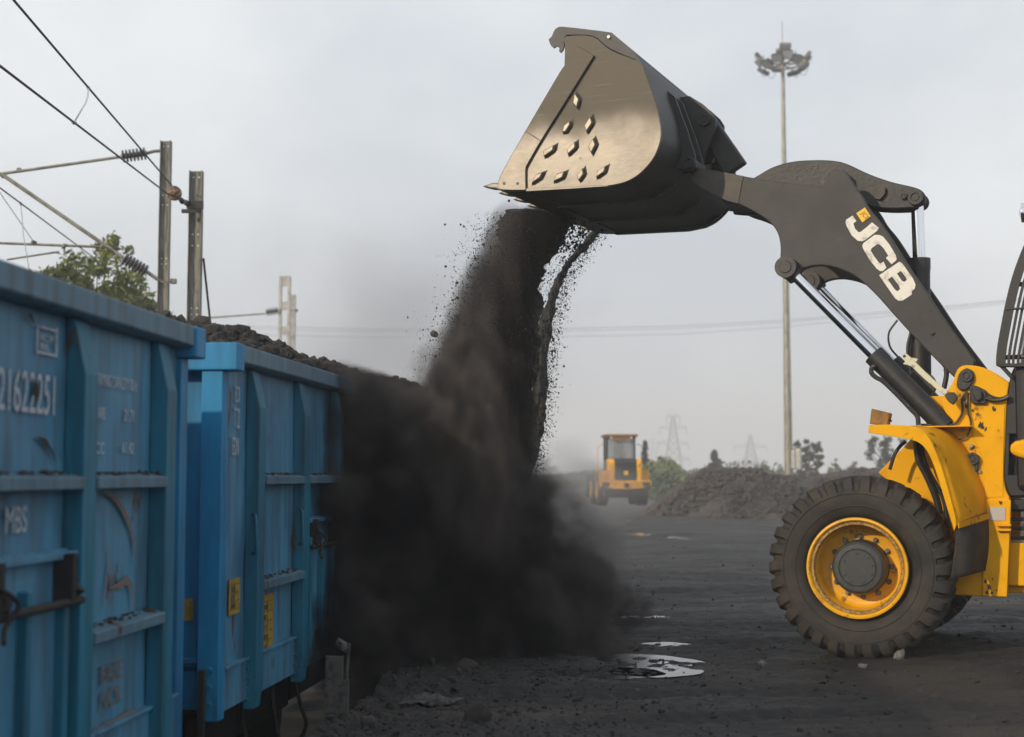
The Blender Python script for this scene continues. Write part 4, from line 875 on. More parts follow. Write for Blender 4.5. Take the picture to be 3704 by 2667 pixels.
bm = BM(); p = LP(4, 1112, 190, .55); lathe(bm, [(.0001, -.09), (.06, -.07), (.085, -.02), (.08, .03), (.0001, .05)], 20, 'x', p); obj('roof_lamp', bm, M['chrome'], LR, smooth=True)
bm = BM(); tube(bm, [p+Vector((-.02, 0, .02)), Vector((-1.75, -.62, 3.27))], .025, 8); obj('lamp_arm', bm, M['darker'], LR, smooth=True)
for z_, f_ in ((2.45, -1.12), (3.05, -1.22), (3.42, -1.38)):
    bm = BM(); tube(bm, [(f_, -.60, z_), (-1.86, -.55, min(z_, 3.2))], .02, 8); obj('guard_bracket', bm, M['darker'], GD, smooth=True)
bm = BM(); prism(bm, [Vector((-1.20, -.56, 1.35)), Vector((-1.20, -.56, 2.40)), Vector((-1.88, -.56, 2.45)), Vector((-1.88, -.56, 1.35))], (0, -1.22, 0)); obj('cab_nose', bm, M['darker'], LR, bevel=.05)
bm = BM(); prism(bm, [Vector((-1.24, -.66, 2.40)), Vector((-1.32, -.66, 3.0)), Vector((-1.50, -.66, 3.26)), Vector((-1.86, -.66, 3.26)), Vector((-1.86, -.66, 2.40))], (0, -1.02, 0)); obj('windscreen', bm, M['glass'], LR)

# ------------------------------------------------------------------ far loader
fl_p = atz(2266, 1832, 0)
FL = empty('wheel_loader', (fl_p.x, fl_p.y + .0, 0), R(90+2)); tag(FL, 'small distant yellow wheel loader seen from behind through the dust', 'wheel loader')
FL.scale = (1.05, 1.05, 1.05); rb2 = rear_body(FL, 1.9, 0)
fw = make_wheel('wheel', FL, fine=False); fw.location = (1.9, .93, .745); fw.rotation_euler = (0, 0, math.pi)
for xx, yy, rz in ((1.9, -.93, 0), (4.9, .93, math.pi), (4.9, -.93, 0)):
    q = copy_tree(fw, FL); q.location = (xx, yy, .745); q.rotation_euler = (0, 0, rz)
bm = BM(); box(bm, (4.3, 0, 1.3), (1.0, 1.0, 1.2)); obj('front_frame', bm, M['yellow'], FL, bevel=.03)
bm = BM()
for s in (-.5, .5): prism(bm, [Vector((3.9, s, 2.1)), Vector((3.9, s, 1.7)), Vector((6.3, s, .6)), Vector((6.3, s, .9))], (0, .1, 0))
obj('lift_arm', bm, M['armgrey'], FL, bevel=.01)
bm = BM(); prism(bm, [Vector((6.2, 1.25, .3)), Vector((6.2, 1.25, 1.3)), Vector((6.9, 1.25, 1.5)), Vector((7.2, 1.25, .3))], (0, -2.5, 0)); obj('bucket', bm, M['dark'], FL, bevel=.05)
text_mesh('lettering', 'JCB', .17, M['white'], FL, (1.9+.30-.02, -.02, 2.98), Matrix.Rotation(R(-90), 4, 'Z') @ Matrix.Rotation(R(90), 4, 'X'), 1.2)
text_mesh('lettering', 'JCB', .07, M['letterdark'], FL, (1.9-1.818, .07, 1.50), Matrix.Rotation(R(-90), 4, 'Z') @ Matrix.Rotation(R(90), 4, 'X'), 1)
bm = BM(); box(bm, (2.0, 0, 3.14), (.03, .85, .13)); obj('roof_sign', bm, M['orange'], FL)

# ------------------------------------------------------------------ stockpiles
def heap(name, pts, label, seed, rr=.5):
    # pts: (x, y, height, rx, ry) cones merged
    bm = BM(); xs = [p[0]-p[3]*1.1 for p in pts]+[p[0]+p[3]*1.1 for p in pts]; yy = [p[1]-p[4]*1.1 for p in pts]+[p[1]+p[4]*1.1 for p in pts]
    x0, x1, y0, y1 = min(xs), max(xs), min(yy), max(yy); nx = int((x1-x0)/.10); ny = int((y1-y0)/.14); G = []
    for j in range(ny+1):
        row = []
        for i in range(nx+1):
            x = x0+(x1-x0)*i/nx; y = y0+(y1-y0)*j/ny; z = -.3
            for (a, b, h_, rx, ry) in pts:
                d = math.hypot((x-a)/rx, (y-b)/ry); z = max(z, min(h_*(1-d)*1.55, h_*(1-.18*d*d)) if d < 1.2 else -.3)
            n1 = mnoise.noise(Vector((x*.8, y*.8, seed)))*.16 + mnoise.noise(Vector((x*2.2, y*2.2, seed)))*.10 + abs(mnoise.noise(Vector((x*5.5, y*5.5, seed))))*.14 + mnoise.noise(Vector((x*12, y*12, seed)))*.04
            row.append(bm.verts.new((x, y, z + (n1 if z > -.1 else 0))))
        G.append(row)
    for a, b in zip(G, G[1:]):
        for i in range(nx): bm.faces.new((a[i], a[i+1], b[i+1], b[i]))
    q3 = random.Random(seed)
    for i in range(7000):
        (a, b, h_, rx, ry) = q3.choice(pts); ang = q3.uniform(3.3, 6.1); d = q3.random()**.6*1.02; x = a+math.cos(ang)*rx*d; y = b+math.sin(ang)*ry*d; z = -.3
        for (a, b, h_, rx, ry) in pts:
            d = math.hypot((x-a)/rx, (y-b)/ry); z = max(z, min(h_*(1-d)*1.55, h_*(1-.18*d*d)) if d < 1.2 else -.3)
        if z > -.05: rock(bm, (x, y, z+.07), (.02+min(.16, q3.expovariate(1/.035))), i, 1, .8)
    o = obj(name, bm, M['heap'], smooth=True, angle=40); tag(o, label, 'coal heap'); return o
heap('coal_heap', [(8.2, 54, 1.60, 3.2, 5.5), (9.6, 54, 1.36, 3.5, 6.0), (12, 54, 1.25, 5, 6.5), (14.5, 51, 1.15, 5, 8), (17, 47, 1.35, 6, 7), (21, 50, 1.6, 7, 8)], 'long brown coal stockpile behind the near loader wheel', 3)
heap('coal_heap', [(20.5, 74, 1.75, 9, 5), (28, 72, 2.0, 9, 6)], 'farther dark coal stockpile behind the long brown one on the right', 8)

# ------------------------------------------------------------------ floodlight mast
FM = empty('floodlight_mast', (0, 0, 0)); mb = at(2853, 1728, 95); FM.location = (mb.x, 95, 0); tag(FM, 'very tall grey steel floodlight mast with a ring of lamps behind the loader', 'floodlight mast')
H_ = at(2835, 190, 95).z
bm = BM(); tube(bm, [(0, 0, -.2), (0, 0, H_*.33), (0, 0, H_*.33), (0, 0, H_*.66), (0, 0, H_*.66), (0, 0, H_)], [.29, .235, .225, .175, .165, .115], 20); obj('pole', bm, M['steel'], FM, smooth=True)
bm = BM(); lathe(bm, [(1.25, -.06), (1.35, -.06), (1.35, .06), (1.25, .06), (1.25, -.06)], 24, 'z', (0, 0, H_-.8), caps=False)
for k in range(6): a = k*math.pi/3; tube(bm, [(0, 0, H_-.8), (1.3*math.cos(a), 1.3*math.sin(a), H_-.8)], .06, 6); tube(bm, [(1.3*math.cos(a), 1.3*math.sin(a), H_-.8), (1.3*math.cos(a), 1.3*math.sin(a), H_-.2)], .035, 6)
lathe(bm, [(.001, .25), (.45, .1), (.45, -.1), (.001, -.1)], 16, 'z', (0, 0, H_+.1)); obj('head_ring', bm, M['ohe'], FM)
bm = BM(); tube(bm, [(0, 0, H_), (0, 0, at(2831, 78, 95).z)], .02, 6); obj('lightning_rod', bm, M['ohe'], FM)
for k, (a, rr1, zz, tilt) in enumerate([(0, 1.65, -.2, 40), (22, 1.6, -1.5, 50), (50, 1.5, -1.9, 60), (95, 1.5, -1.1, 50), (140, 1.5, -1.8, 55), (170, 1.62, -.25, 40), (188, 1.6, -1.2, 45), (215, 1.5, -1.7, 60), (245, 1.4, -1.2, 50), (268, 1.1, .35, 45), (272, 1.3, -.75, 20), (300, 1.4, -1.25, 50), (325, 1.5, -1.8, 60), (350, 1.65, -.95, 45)]):
    a = R(a); Mx = Matrix.Rotation(a, 4, 'Z') @ Matrix.Rotation(R(tilt), 4, 'Y')
    bm = BM(); g_ = box(bm, Vector((rr1*math.cos(a), rr1*math.sin(a), H_-.15+zz*.5)), (.28, .78, .60), Mx)
    for v in g_[:0]: pass
    f = obj('floodlight', bm, M['dark'] if k % 3 else M['ohe'], FM, bevel=.06)
    bm = BM(); box(bm, Vector((rr1*math.cos(a), rr1*math.sin(a), H_-.15+zz*.5)) + Mx @ Vector((.15, 0, 0)), (.02, .68, .5), Mx); obj('lamp_glass', bm, M['lampglass'], f)
    bm = BM(); tube(bm, [(1.3*math.cos(a), 1.3*math.sin(a), H_-.8), (rr1*math.cos(a), rr1*math.sin(a), H_-.15+zz*.5)], .035, 6); obj('lamp_bracket', bm, M['ohe'], f)
for a, s in ((200, 1), (225, -1), (300, 1), (330, -1)):
    bm = BM(); a = R(a); c = Vector((1.4*math.cos(a), 1.4*math.sin(a), H_-1.2)); tube(bm, curve_pts([c, c+Vector((.2*s, 0, -.5)), c+Vector((.5*s, 0, -.75)), c+Vector((.75*s, 0, -.3)), c+Vector((.8*s, 0, .2))], 4), .015, 5); obj('loose_cable', bm, M['wire'], FM)
cz = at(2880, 1662, 94.4)
bm = BM(); 
for dx, m_ in ((-.17, 'white'), (.25, 'white')):
    pass
box(bm, (cz.x-mb.x-.16, -.45, cz.z), (.22, .5, 1.3)); obj('cabinet', bm, M['conc'], FM, bevel=.1)
bm = BM(); box(bm, (cz.x-mb.x+.16, -.45, cz.z), (.40, .5, 1.45)); obj('cabinet_door', bm, M['conc'], FM, bevel=.14)

# ------------------------------------------------------------------ overhead line masts, brackets and wires
def fins(bm, a, b, n, r, core):
    a, b = Vector(a), Vector(b); d = (b-a)/n; tube(bm, [a, b], core, 10)
    for k in range(n): p = a + d*(k+.5); tube(bm, [p-d*.30, p-d*.20, p+d*.20, p+d*.30], [core, r, r, core], 16)
def hmast(name, pxl, pxr, ytop, Y, label):
    a = at(pxl, ytop, Y); b = at(pxr, ytop, Y); w_ = b.x-a.x; zt2 = a.z; root = empty(name, ((a.x+b.x)/2, Y, -1.1)); tag(root, label, 'mast'); h_ = zt2+1.1
    bm = BM(); box(bm, (0, 0, h_/2), (w_-.024, .012, h_)); 
    for s in (-1, 1): box(bm, (s*(w_/2-.006), 0, h_/2), (.012, .16, h_))
    obj('post', bm, M['ohe'], root)
    for z in (h_-.1, h_-1.02, h_-1.2, h_-2.2, h_-2.3, h_-4.3):
        for s in (-1, 1): bm = BM(); lathe(bm, [(.0001, -.009), (.014, -.009), (.014, -.006)], 8, 'y', (s*w_*.22, 0, z)); obj('bolt_hole', bm, M['white'], root)
    return root, h_
m1, h1 = hmast('overhead_line_mast', 583, 620, 511, 26, 'taller steel overhead line mast behind the wagons carrying bracket arms')
m2, h2 = hmast('overhead_line_mast', 688, 734, 620, 22.4, 'shorter steel anchor mast to the right of the bracket mast with a diagonal stay')
def inmast(m, P): return [Vector(p)-m.location for p in P]
def bar(name, m, parts, r, mt, nn=10):
    bm = BM(); tube(bm, inmast(m, [at(x, y, Y) for x, y, Y in parts]), r, nn); return obj(name, bm, M[mt], m, smooth=True)
bar('upper_tube', m1, [(-220, 660, 25.6), (14, 628, 25.7), (437, 568, 25.9)], .028, 'steel')
bar('diagonal_tube', m1, [(8, 632, 25.7), (444, 932, 25.9)], .036, 'steel')
bar('steady_tube', m1, [(-250, 868, 25.5), (0, 880, 25.7), (372, 894, 25.85)], .024, 'steel')
bar('registration_arm', m1, [(25, 940, 25.6), (214, 911, 25.8)], .018, 'steel')
bar('registration_drop', m1, [(233, 889, 25.8), (232, 925, 25.8), (205, 914, 25.8)], .022, 'steel')
for a_, b_ in (((440, 567), (530, 555)), ((448, 935), (530, 983))):
    bm = BM(); fins(bm, at(*a_, 25.9)-m1.location, at(*b_, 25.95)-m1.location, 7, .115, .05); obj('insulator', bm, M['insul'], m1, smooth=True, angle=30)
bar('upper_clevis', m1, [(528, 556, 25.95), (556, 548, 25.95), (584, 546, 26)], .03, 'steel'); bar('lower_clevis', m1, [(528, 982, 25.95), (584, 1020, 26)], .035, 'steel')
for x, y in ((8, 634), (372, 893), (70, 616), (123, 878), (233, 890)):
    bm = BM(); rock(bm, at(x, y, 25.75)-m1.location, .06, x); obj('clamp', bm, M['ohe'], m1)
bm = BM(); box(bm, at(628, 1018, 26)-m1.location, (.10, .1, .09)); box(bm, at(602, 1020, 25.9)-m1.location, (.22, .03, .03)); obj('mast_clamp', bm, M['ohe'], m1)
# anchor
bm = BM(); c_ = at(711, 746, 22.3)-m2.location
box(bm, c_+Vector((0, -.1, 0)), (.26, .05, .12)); box(bm, c_+Vector((-.1, -.1, -.1)), (.22, .04, .06)); rock(bm, c_+Vector((-.12, -.16, .02)), .07, 3); rock(bm, c_+Vector((-.22, -.1, .07)), .06, 8); tube(bm, inmast(m2, [at(700, 742, 22.2), at(655, 720, 22.6)]), .02, 6); tube(bm, inmast(m2, [at(700, 760, 22.2), at(652, 716, 22.6)]), .014, 6)
obj('anchor_fitting', bm, M['darker'], m2)
bm = BM(); d_ = Vector((-.25, -.95, .15)).normalized(); p_ = at(630, 699, 22.8)-m2.location
lathe(bm, [(.0001, -.10), (.045, -.09), (.06, -.05), (.085, -.045), (.118, -.02), (.118, .05), (.09, .09), (.0001, .10)], 24, 'y', p_); obj('strain_insulator', bm, M['insulrust'], m2, smooth=True, angle=30)
bar('stay', m2, [(736, 935, 22.4), (760, 1160, 22.9), (790, 1420, 23.5)], .018, 'darker')
def wireobj(name, pts, r, label, sag=0):
    P = [at(*p) for p in pts]; bm = BM()
    if sag:
        Q = []; a, b = P[0], P[-1]
        for k in range(17): t = k/16; q = a.lerp(b, t); q.z -= sag*4*t*(1-t); Q.append(q)
        P = Q
    tube(bm, P, r, 6); o = obj(name, bm, M['wire'], smooth=True); tag(o, label, 'wire', 'overhead wires above the railway'); return o
def ext(p, q, t): return Vector(p).lerp(Vector(q), t)
def wire2(name, p, q, t, r, label):       # through p (far) and q (near), extended past q
    a, b = at(*p), at(*q); bm = BM(); e_ = a.lerp(b, t); tube(bm, [a, b, e_], r, 6); o = obj(name, bm, M['wire'], smooth=True); tag(o, label, 'wire', 'overhead wires above the railway'); return o
wire2('overhead_wire', (622, 672, 22.9), (49, 0, 12.6), 1.7, .0125, 'upper dark wire slanting from top left to the rusty insulator')
wire2('overhead_wire', (612, 706, 22.9), (0, 239, 12.0), 1.7, .0125, 'lower dark wire slanting from the left edge to the rusty insulator')
wire2('overhead_wire', (563, 1099, 40), (0, 680, 20), 1.3, .011, 'thin contact wire sloping down behind the bracket arm and the tree')
wire2('stay_wire', (123, 877, 25.7), (-40, 640, 25.6), 1.0, .007, 'thin bracing wire running down to the horizontal bracket tube')
k_ = (622-293)/(622-49)
def on(p, q, s): return at(*p).lerp(at(*q), s)
A = on((622, 672, 22.9), (49, 0, 12.6), .43); 
def nearest(p, q, x):
    best = None
    for i in range(1001):
        v = at(*p).lerp(at(*q), i/1000); X = CX + FPX*v.x/v.y
        if best is None or abs(X-x) < best[0]: best = (abs(X-x), v)
    return best[1]
A = nearest((622, 672, 22.9), (49, 0, 12.6), 293); B = nearest((612, 706, 22.9), (0, 239, 12.0), 243)
bm = BM(); tube(bm, curve_pts([A, A+(B-A)*.3+Vector((.03, 0, -.02)), A+(B-A)*.7+Vector((.02, 0, 0)), B], 4), .011, 6); rock(bm, A, .03, 1); rock(bm, B, .03, 2); tag(obj('dropper', bm, M['lampglass']), 'short pale curved dropper hanging between the two upper slanting wires', 'wire dropper')
bm = BM(); A = nearest((563, 1099, 40), (0, 680, 20), 55); B = A+Vector((.15, 0, -1.0)); tube(bm, [A, A.lerp(B, .5)+Vector((-.02, 0, 0)), B], .008, 6); rock(bm, A, .03, 1); tag(obj('dropper', bm, M['lampglass']), 'pale straight dropper hanging by the left edge above the tree', 'wire dropper')
# concrete masts farther off
a = at(1011, 1000, 50); b = at(1052, 1000, 50); root = empty('concrete_mast', ((a.x+b.x)/2, 50, -1.1)); tag(root, 'white ladder-like concrete mast with rectangular openings beyond the wagons', 'mast'); ww_ = b.x-a.x; hh = a.z+1.1
bm = BM()
for s in (-1, 1): box(bm, (s*(ww_/2-.045), 0, hh/2), (.09, .2, hh))
k = 0; z = hh-.17
bays = [(hh-.17, .34), (hh-1.05, .27), (hh-1.92, .26)]; z = hh-2.8
while z > .5: bays.append((z, .26)); z -= .9
for z, h_ in bays: box(bm, (0, 0, z), (ww_-.182, .14, h_))
obj('post', bm, M['conc'], root)
P = [at(760, 1150, 49.6), at(960, 1135, 49.8)]
bm = BM(); tube(bm, [Vector(p)-root.location for p in P], .03, 8); obj('bracket_tube', bm, M['steel'], root)
bm = BM(); fins(bm, at(962, 1131, 49.8)-root.location, at(1006, 1124, 49.9)-root.location, 7, .13, .05); obj('insulator', bm, M['insul'], root, smooth=True)
a = at(1052, 1067, 51); b = at(1070, 1067, 51); root = empty('concrete_mast', ((a.x+b.x)/2, 51, -1.1)); tag(root, 'plain narrow concrete post just right of the ladder-like mast', 'mast')
bm = BM(); box(bm, (0, 0, (a.z+1.1)/2), (b.x-a.x, .18, a.z+1.1)); obj('post', bm, M['conc'], root, bevel=.01)
bm = BM(); q = at(1072, 1124, 51)-root.location; box(bm, q, (.1, .1, .1)); box(bm, q+Vector((-.1, -.1, 0)), (.2, .02, .03)); obj('bolt_clamp', bm, M['ohe'], root)
# long power lines
for k, (dl, dr) in enumerate(((0, 0), (9, 6), (30, 13))):
    P = [(600, 1172+dl*.8), (900, 1180+dl), (1300, 1191+dl), (2000, 1189+dl), (2450, 1180+dl), (2830, 1158+dl*.8+2), (3421, 1109+dr), (3704, 1080+dr), (4300, 1010+dr)]
    bm = BM(); tube(bm, [at(x, y, 150+6*k) for x, y in P], .020, 5); o = obj('power_line', bm, M['wire']); tag(o, ['uppermost', 'middle', 'lowest'][k]+' of the three thin far power lines crossing the sky', 'power line', 'far power lines')

# ------------------------------------------------------------------ pylons
def pylon(xp, ytop, Y, label, arms, proto=None):
    h_ = at(xp, ytop, Y).z; X = at(xp, 1700, Y).x; root = empty('pylon', (X, Y, 0)); tag(root, label, 'pylon', 'lattice pylons far off in the haze')
    bm = BM(); r = .13; bw = 3.6; lv = [0, .18, .34, .48, .60, .72, .82, .92, 1.0]
    def W(t): return bw*(1-t)**1.15+.55
    C4 = [(-1, -1), (1, -1), (1, 1), (-1, 1)]
    def P(t, c): return Vector((c[0]*W(t), c[1]*W(t), t*h_))
    for t0, t1 in zip(lv, lv[1:]):
        for i in range(4):
            tube(bm, [P(t0, C4[i]), P(t1, C4[i])], r, 4); tube(bm, [P(t0, C4[i]), P(t1, C4[(i+1) % 4])], r*.6, 4); tube(bm, [P(t1, C4[i]), P(t0, C4[(i+1) % 4])], r*.6, 4); tube(bm, [P(t1, C4[i]), P(t1, C4[(i+1) % 4])], r*.6, 4)
    obj('lattice', bm, M['ohe'], root)
    for t, L_ in arms:
        for s in (-1, 1):
            bm = BM(); z = t*h_; tip = Vector((s*L_, 0, z+.3))
            for q in (-.6, .6): tube(bm, [(s*W(t), q, z), tip], .12, 4); tube(bm, [(s*W(t), q, z+1.6), tip], .1, 4)
            obj('cross_arm', bm, M['ohe'], root)
            bm = BM(); tube(bm, [tip, tip+Vector((0, 0, -2.6))], .13, 5); obj('insulator', bm, M['ohe'], root)
    return root
pylon(2436, 1505, 560, 'left lattice pylon just right of the far loader, tallest in the haze', [(.98, 2.6), (.80, 7.6*.7), (.55, 8.5*.7), (.30, 9.3*.7)])
pylon(2716, 1575, 620, 'right lattice pylon faint between the conical tree and the floodlight mast', [(.72, 7.0), (.38, 7.5)])
pylon(2363, 1588, 900, 'faintest lattice pylon, behind the far loader', [(.9, 6), (.6, 7)])

# ------------------------------------------------------------------ trees
def leafmat(name, c, c2): 
    m = mat(name, c, .6, 0, c2, .9, .4, .62, 0); return m
M['leafn'] = leafmat('leaf_green', (.20, .23, .03), (.06, .09, .02)); M['leaff'] = leafmat('leaf_far', (.050, .062, .032), (.024, .032, .018)); M['leafl'] = leafmat('leaf_light', (.15, .18, .07), (.09, .12, .05))
def tree(x, y, z0, blobs, trunk, n, ls, m, label, seed, group=None, trunk_r=.12):
    rr = random.Random(seed); root = empty('tree', (x, y, z0)); tag(root, label, 'tree', group)
    bm = BM(); top = Vector(trunk); tube(bm, curve_pts([Vector((0, 0, 0)), Vector((top.x*.3+.1*trunk_r, 0, top.z*.35)), Vector((top.x*.7, 0, top.z*.7)), top], 4), [trunk_r*(1-.7*k/12) for k in range(13)], 8)
    for (bx, by, bz, br) in blobs:
        s = Vector((top.x*.6, 0, top.z*rr.uniform(.45, .8))); e = Vector((bx, by, bz)); tube(bm, curve_pts([s, s.lerp(e, .5)+Vector((0, 0, -.1*br)), e], 4), [trunk_r*.5*(1-.8*k/8) for k in range(9)], 6)
        for q in range(5):
            d = Vector((rr.gauss(0, 1), rr.gauss(0, 1), rr.gauss(0, .8))).normalized()*br*.9; tube(bm, [e, e+d*.6+Vector((0, 0, .1*br)), e+d], [trunk_r*.16, trunk_r*.1, trunk_r*.04], 4)
    obj('trunk', bm, M['bark'], root)
    bm = BM(); tot = sum(b[3]**2 for b in blobs)
    for (bx, by, bz, br) in blobs:
        cl = [Vector((rr.gauss(0, .5), rr.gauss(0, .5), rr.gauss(0, .42)))*br for _ in range(16)]
        for _ in range(int(n*br*br/tot)):
            c = Vector((bx, by, bz)) + rr.choice(cl) + Vector((rr.gauss(0, 1), rr.gauss(0, 1), rr.gauss(0, .8)))*br*.17
            s = ls*rr.uniform(.6, 1.3); a = Vector((rr.gauss(0, 1), rr.gauss(0, 1), rr.gauss(0, 1)+.3)).normalized(); b = a.cross(Vector((rr.gauss(0, 1), rr.gauss(0, 1), rr.gauss(0, 1)))).normalized()
            v = [bm.verts.new(c+a*s), bm.verts.new(c+b*s*.33), bm.verts.new(c-a*s*.7), bm.verts.new(c-b*s*.33)]; bm.faces.new(v)
    obj('crown', bm, M[m], root); return root
def P_(x, y, Y): return at(x, y, Y)
p = P_(330, 1000, 33)
tree(p.x, 33, -1.1, [(-1.05, 0, p.z+.85+1.1-1.1, .48), (-.5, .2, p.z+1.05, .62), (.15, 0, p.z+1.15, .55), (.35, .1, p.z+1.75, .42), (.75, .3, p.z+.75, .6), (1.1, 0, p.z+.45, .42), (0, .4, p.z+.4, .75), (-.2, .5, p.z-.6, 1.1), (1.45, .1, p.z+.12, .35), (.8, .2, p.z-.5, .9)], (0, 0, p.z-.2), 9500, .10, 'leafn', 'leafy green tree rising behind the nearest wagon at the left', 11)
def far_tree(xs, yt, yb, Y, w_, m, label, seed, shape=0, n=2600, ls=.16):
    c = at(xs, yt, Y); H2 = c.z; X = c.x; wd = w_/FPX*Y/2; rr = random.Random(seed); bl = []
    for k in range(26):
        f = (k+.5)/26
        if shape == 1: h_ = .42+.54*f; q = (1-f)*1.0+.05
        elif shape == 2: h_ = .15+.75*rr.random(); q = 1.0*(1-max(0, h_-.5))
        else: h_ = .34+.58*rr.random(); q = 1.0-abs(h_-.6)*.9
        a = rr.random()*6.3; d = q*rr.random()**.5; bl.append((math.cos(a)*d*wd, math.sin(a)*d*wd*.7, H2*h_, wd*rr.uniform(.12, .26)*(1 if shape != 1 else 1.2-.6*f)))
    bl.append((rr.uniform(-.15, .15)*wd, 0, H2*.93, wd*.16))
    return tree(X, Y, 0, bl, (0, 0, H2*.85), n, ls, m, label, seed, None, .06+H2*.014)
far_tree(2584, 1626, 1697, 110, 84, 'leaff', 'dark conical tree standing behind the left crest of the stockpile', 21, 1)
far_tree(2771, 1678, 1720, 120, 60, 'leafl', 'low rounded bush between the right pylon and the floodlight mast', 22, 2, 1600)
far_tree(2915, 1585, 1720, 105, 130, 'leaff', 'broad loose tree just right of the floodlight mast', 23, 0, 3800)
far_tree(3022, 1655, 1720, 125, 60, 'leafl', 'small thin bush midway between mast and near loader', 24, 2, 1000)
far_tree(3090, 1668, 1720, 140, 90, 'leafl', 'pale bush left of the grey bare tree by the loader fender', 25, 2, 1500, .2)
far_tree(3205, 1575, 1720, 100, 170, 'leaff', 'grey half-bare tree just left of the near loader fender', 26, 0, 2600)
far_tree(2333, 1590, 1720, 95, 60, 'leaff', 'dark pine rising right behind the far loader cab', 27, 1, 1800)
far_tree(2385, 1650, 1720, 98, 80, 'leaff', 'low dark tree leaning out right of the far loader', 28, 2, 1500)
far_tree(2230, 1560, 1720, 125, 60, 'leaff', 'bare thin-topped tree above the far loader roof', 29, 2, 260)
# far-off wood and scrub
rr = random.Random(4); bm = BM()
for i in range(26000):
    Y = rr.uniform(150, 260); X = rr.uniform(-.02, .42)*Y; hh_ = .8+2.2*max(0, mnoise.noise(Vector((X*.06, Y*.02, 3)))+.35); z = hh_*rr.random()**.6
    c = Vector((X, Y, z)); s = rr.uniform(.16, .40); a = Vector((rr.gauss(0, 1), rr.gauss(0, 1), rr.gauss(0, 1))).normalized(); b = a.orthogonal().normalized()
    bm.faces.new([bm.verts.new(c+a*s), bm.verts.new(c+b*s*.5), bm.verts.new(c-a*s), bm.verts.new(c-b*s*.5)])
tag(obj('far_wood', bm, M['leaff']), 'low hazy band of far scrub and trees along the horizon', 'woodland', kind='stuff')
bm = BM()
for i in range(9000):
    Y = rr.uniform(84, 100); X = Y*rr.uniform(.088, .135)+rr.gauss(0, .3); hh_ = (2.2 - 1.4*abs((X/Y-.105)/.03)**1.5)*(1+.5*mnoise.noise(Vector((X*.6, Y*.3, 5)))); z = max(0, hh_)*rr.random()**.7
    c = Vector((X, Y, z)); s = rr.uniform(.08, .2); a = Vector((rr.gauss(0, 1), rr.gauss(0, 1), rr.gauss(0, 1))).normalized(); b = a.orthogonal().normalized()
    bm.faces.new([bm.verts.new(c+a*s), bm.verts.new(c+b*s*.5), bm.verts.new(c-a*s), bm.verts.new(c-b*s*.5)])
tag(obj('bushes', bm, M['leafl']), 'green scrub between the far loader and the stockpile', 'bushes', kind='stuff')

# ------------------------------------------------------------------ small things on the ground
p = atz(3254, 2394, 0); bm = BM(); rock(bm, (0, 0, .02), .062, 77, 2, .8); o = obj('stone', bm, M['stone'], smooth=True, angle=25); o.location = (p.x, p.y, gz(p.x, p.y)); tag(o, 'pale grey stone lying right of the front tyre', 'stone')
for i, (x, y, r, lab) in enumerate([(3120, 2410, .035, 'small grey stone just below the front tyre'), (2760, 2400, .045, 'flat grey stone left of the front tyre'), (1690, 2420, .075, 'dark rounded coal lump by the front edge of the dust'), (1560, 2415, .06, 'flat dark coal lump near the trench edge under the dust'), (1725, 2600, .085, 'flat dark slab of coal near the bottom middle'), (1545, 2610, .10, 'wedge of coal at the bottom near the grey sack'), (1340, 2640, .07, 'pale edged lump at the bottom left of the yard'), (1770, 2475, .05, 'small dark lump between the sack and the puddle')]):
    p = atz(x, y, 0); bm = BM(); rock(bm, (0, 0, r*.2), r, 90+i, 2, .5); o = obj('stone' if i < 2 else 'coal_lump', bm, M['stone'] if i < 2 else M['coalbrown'], smooth=True, angle=25); o.location = (p.x, p.y, gz(p.x, p.y)); tag(o, lab, 'stone' if i < 2 else 'coal lump')
p = atz(1555, 2545, 0); bm = BM(); nx, ny = 26, 14
G = [[None]*(nx+1) for _ in range(ny+1)]
for j in range(ny+1):
    for i in range(nx+1):
        u, v = i/nx-.5, j/ny-.5; e = max(0, 1-max(abs(u), abs(v))*1.9); q = .34*(1+.3*mnoise.noise(Vector((u*3, v*3, 1))))
        G[j][i] = bm.verts.new((u*q, v*q*.62, .004+.055*e**.5*(1+1.0*mnoise.noise(Vector((u*5, v*7, 5))))+.02*mnoise.noise(Vector((u*12, v*14, 8)))))
for j in range(ny):
    for i in range(nx): bm.faces.new((G[j][i], G[j][i+1], G[j+1][i+1], G[j+1][i]))
o = obj('sack', bm, M['sack'], smooth=True, angle=50); o.location = (p.x, p.y, gz(p.x, p.y)+.005); o.rotation_euler = (0, 0, R(-12)); s_ = o.modifiers.new('t', 'SOLIDIFY'); s_.thickness = .004; tag(o, 'crumpled grey plastic sack lying on the yard near the trench', 'sack')

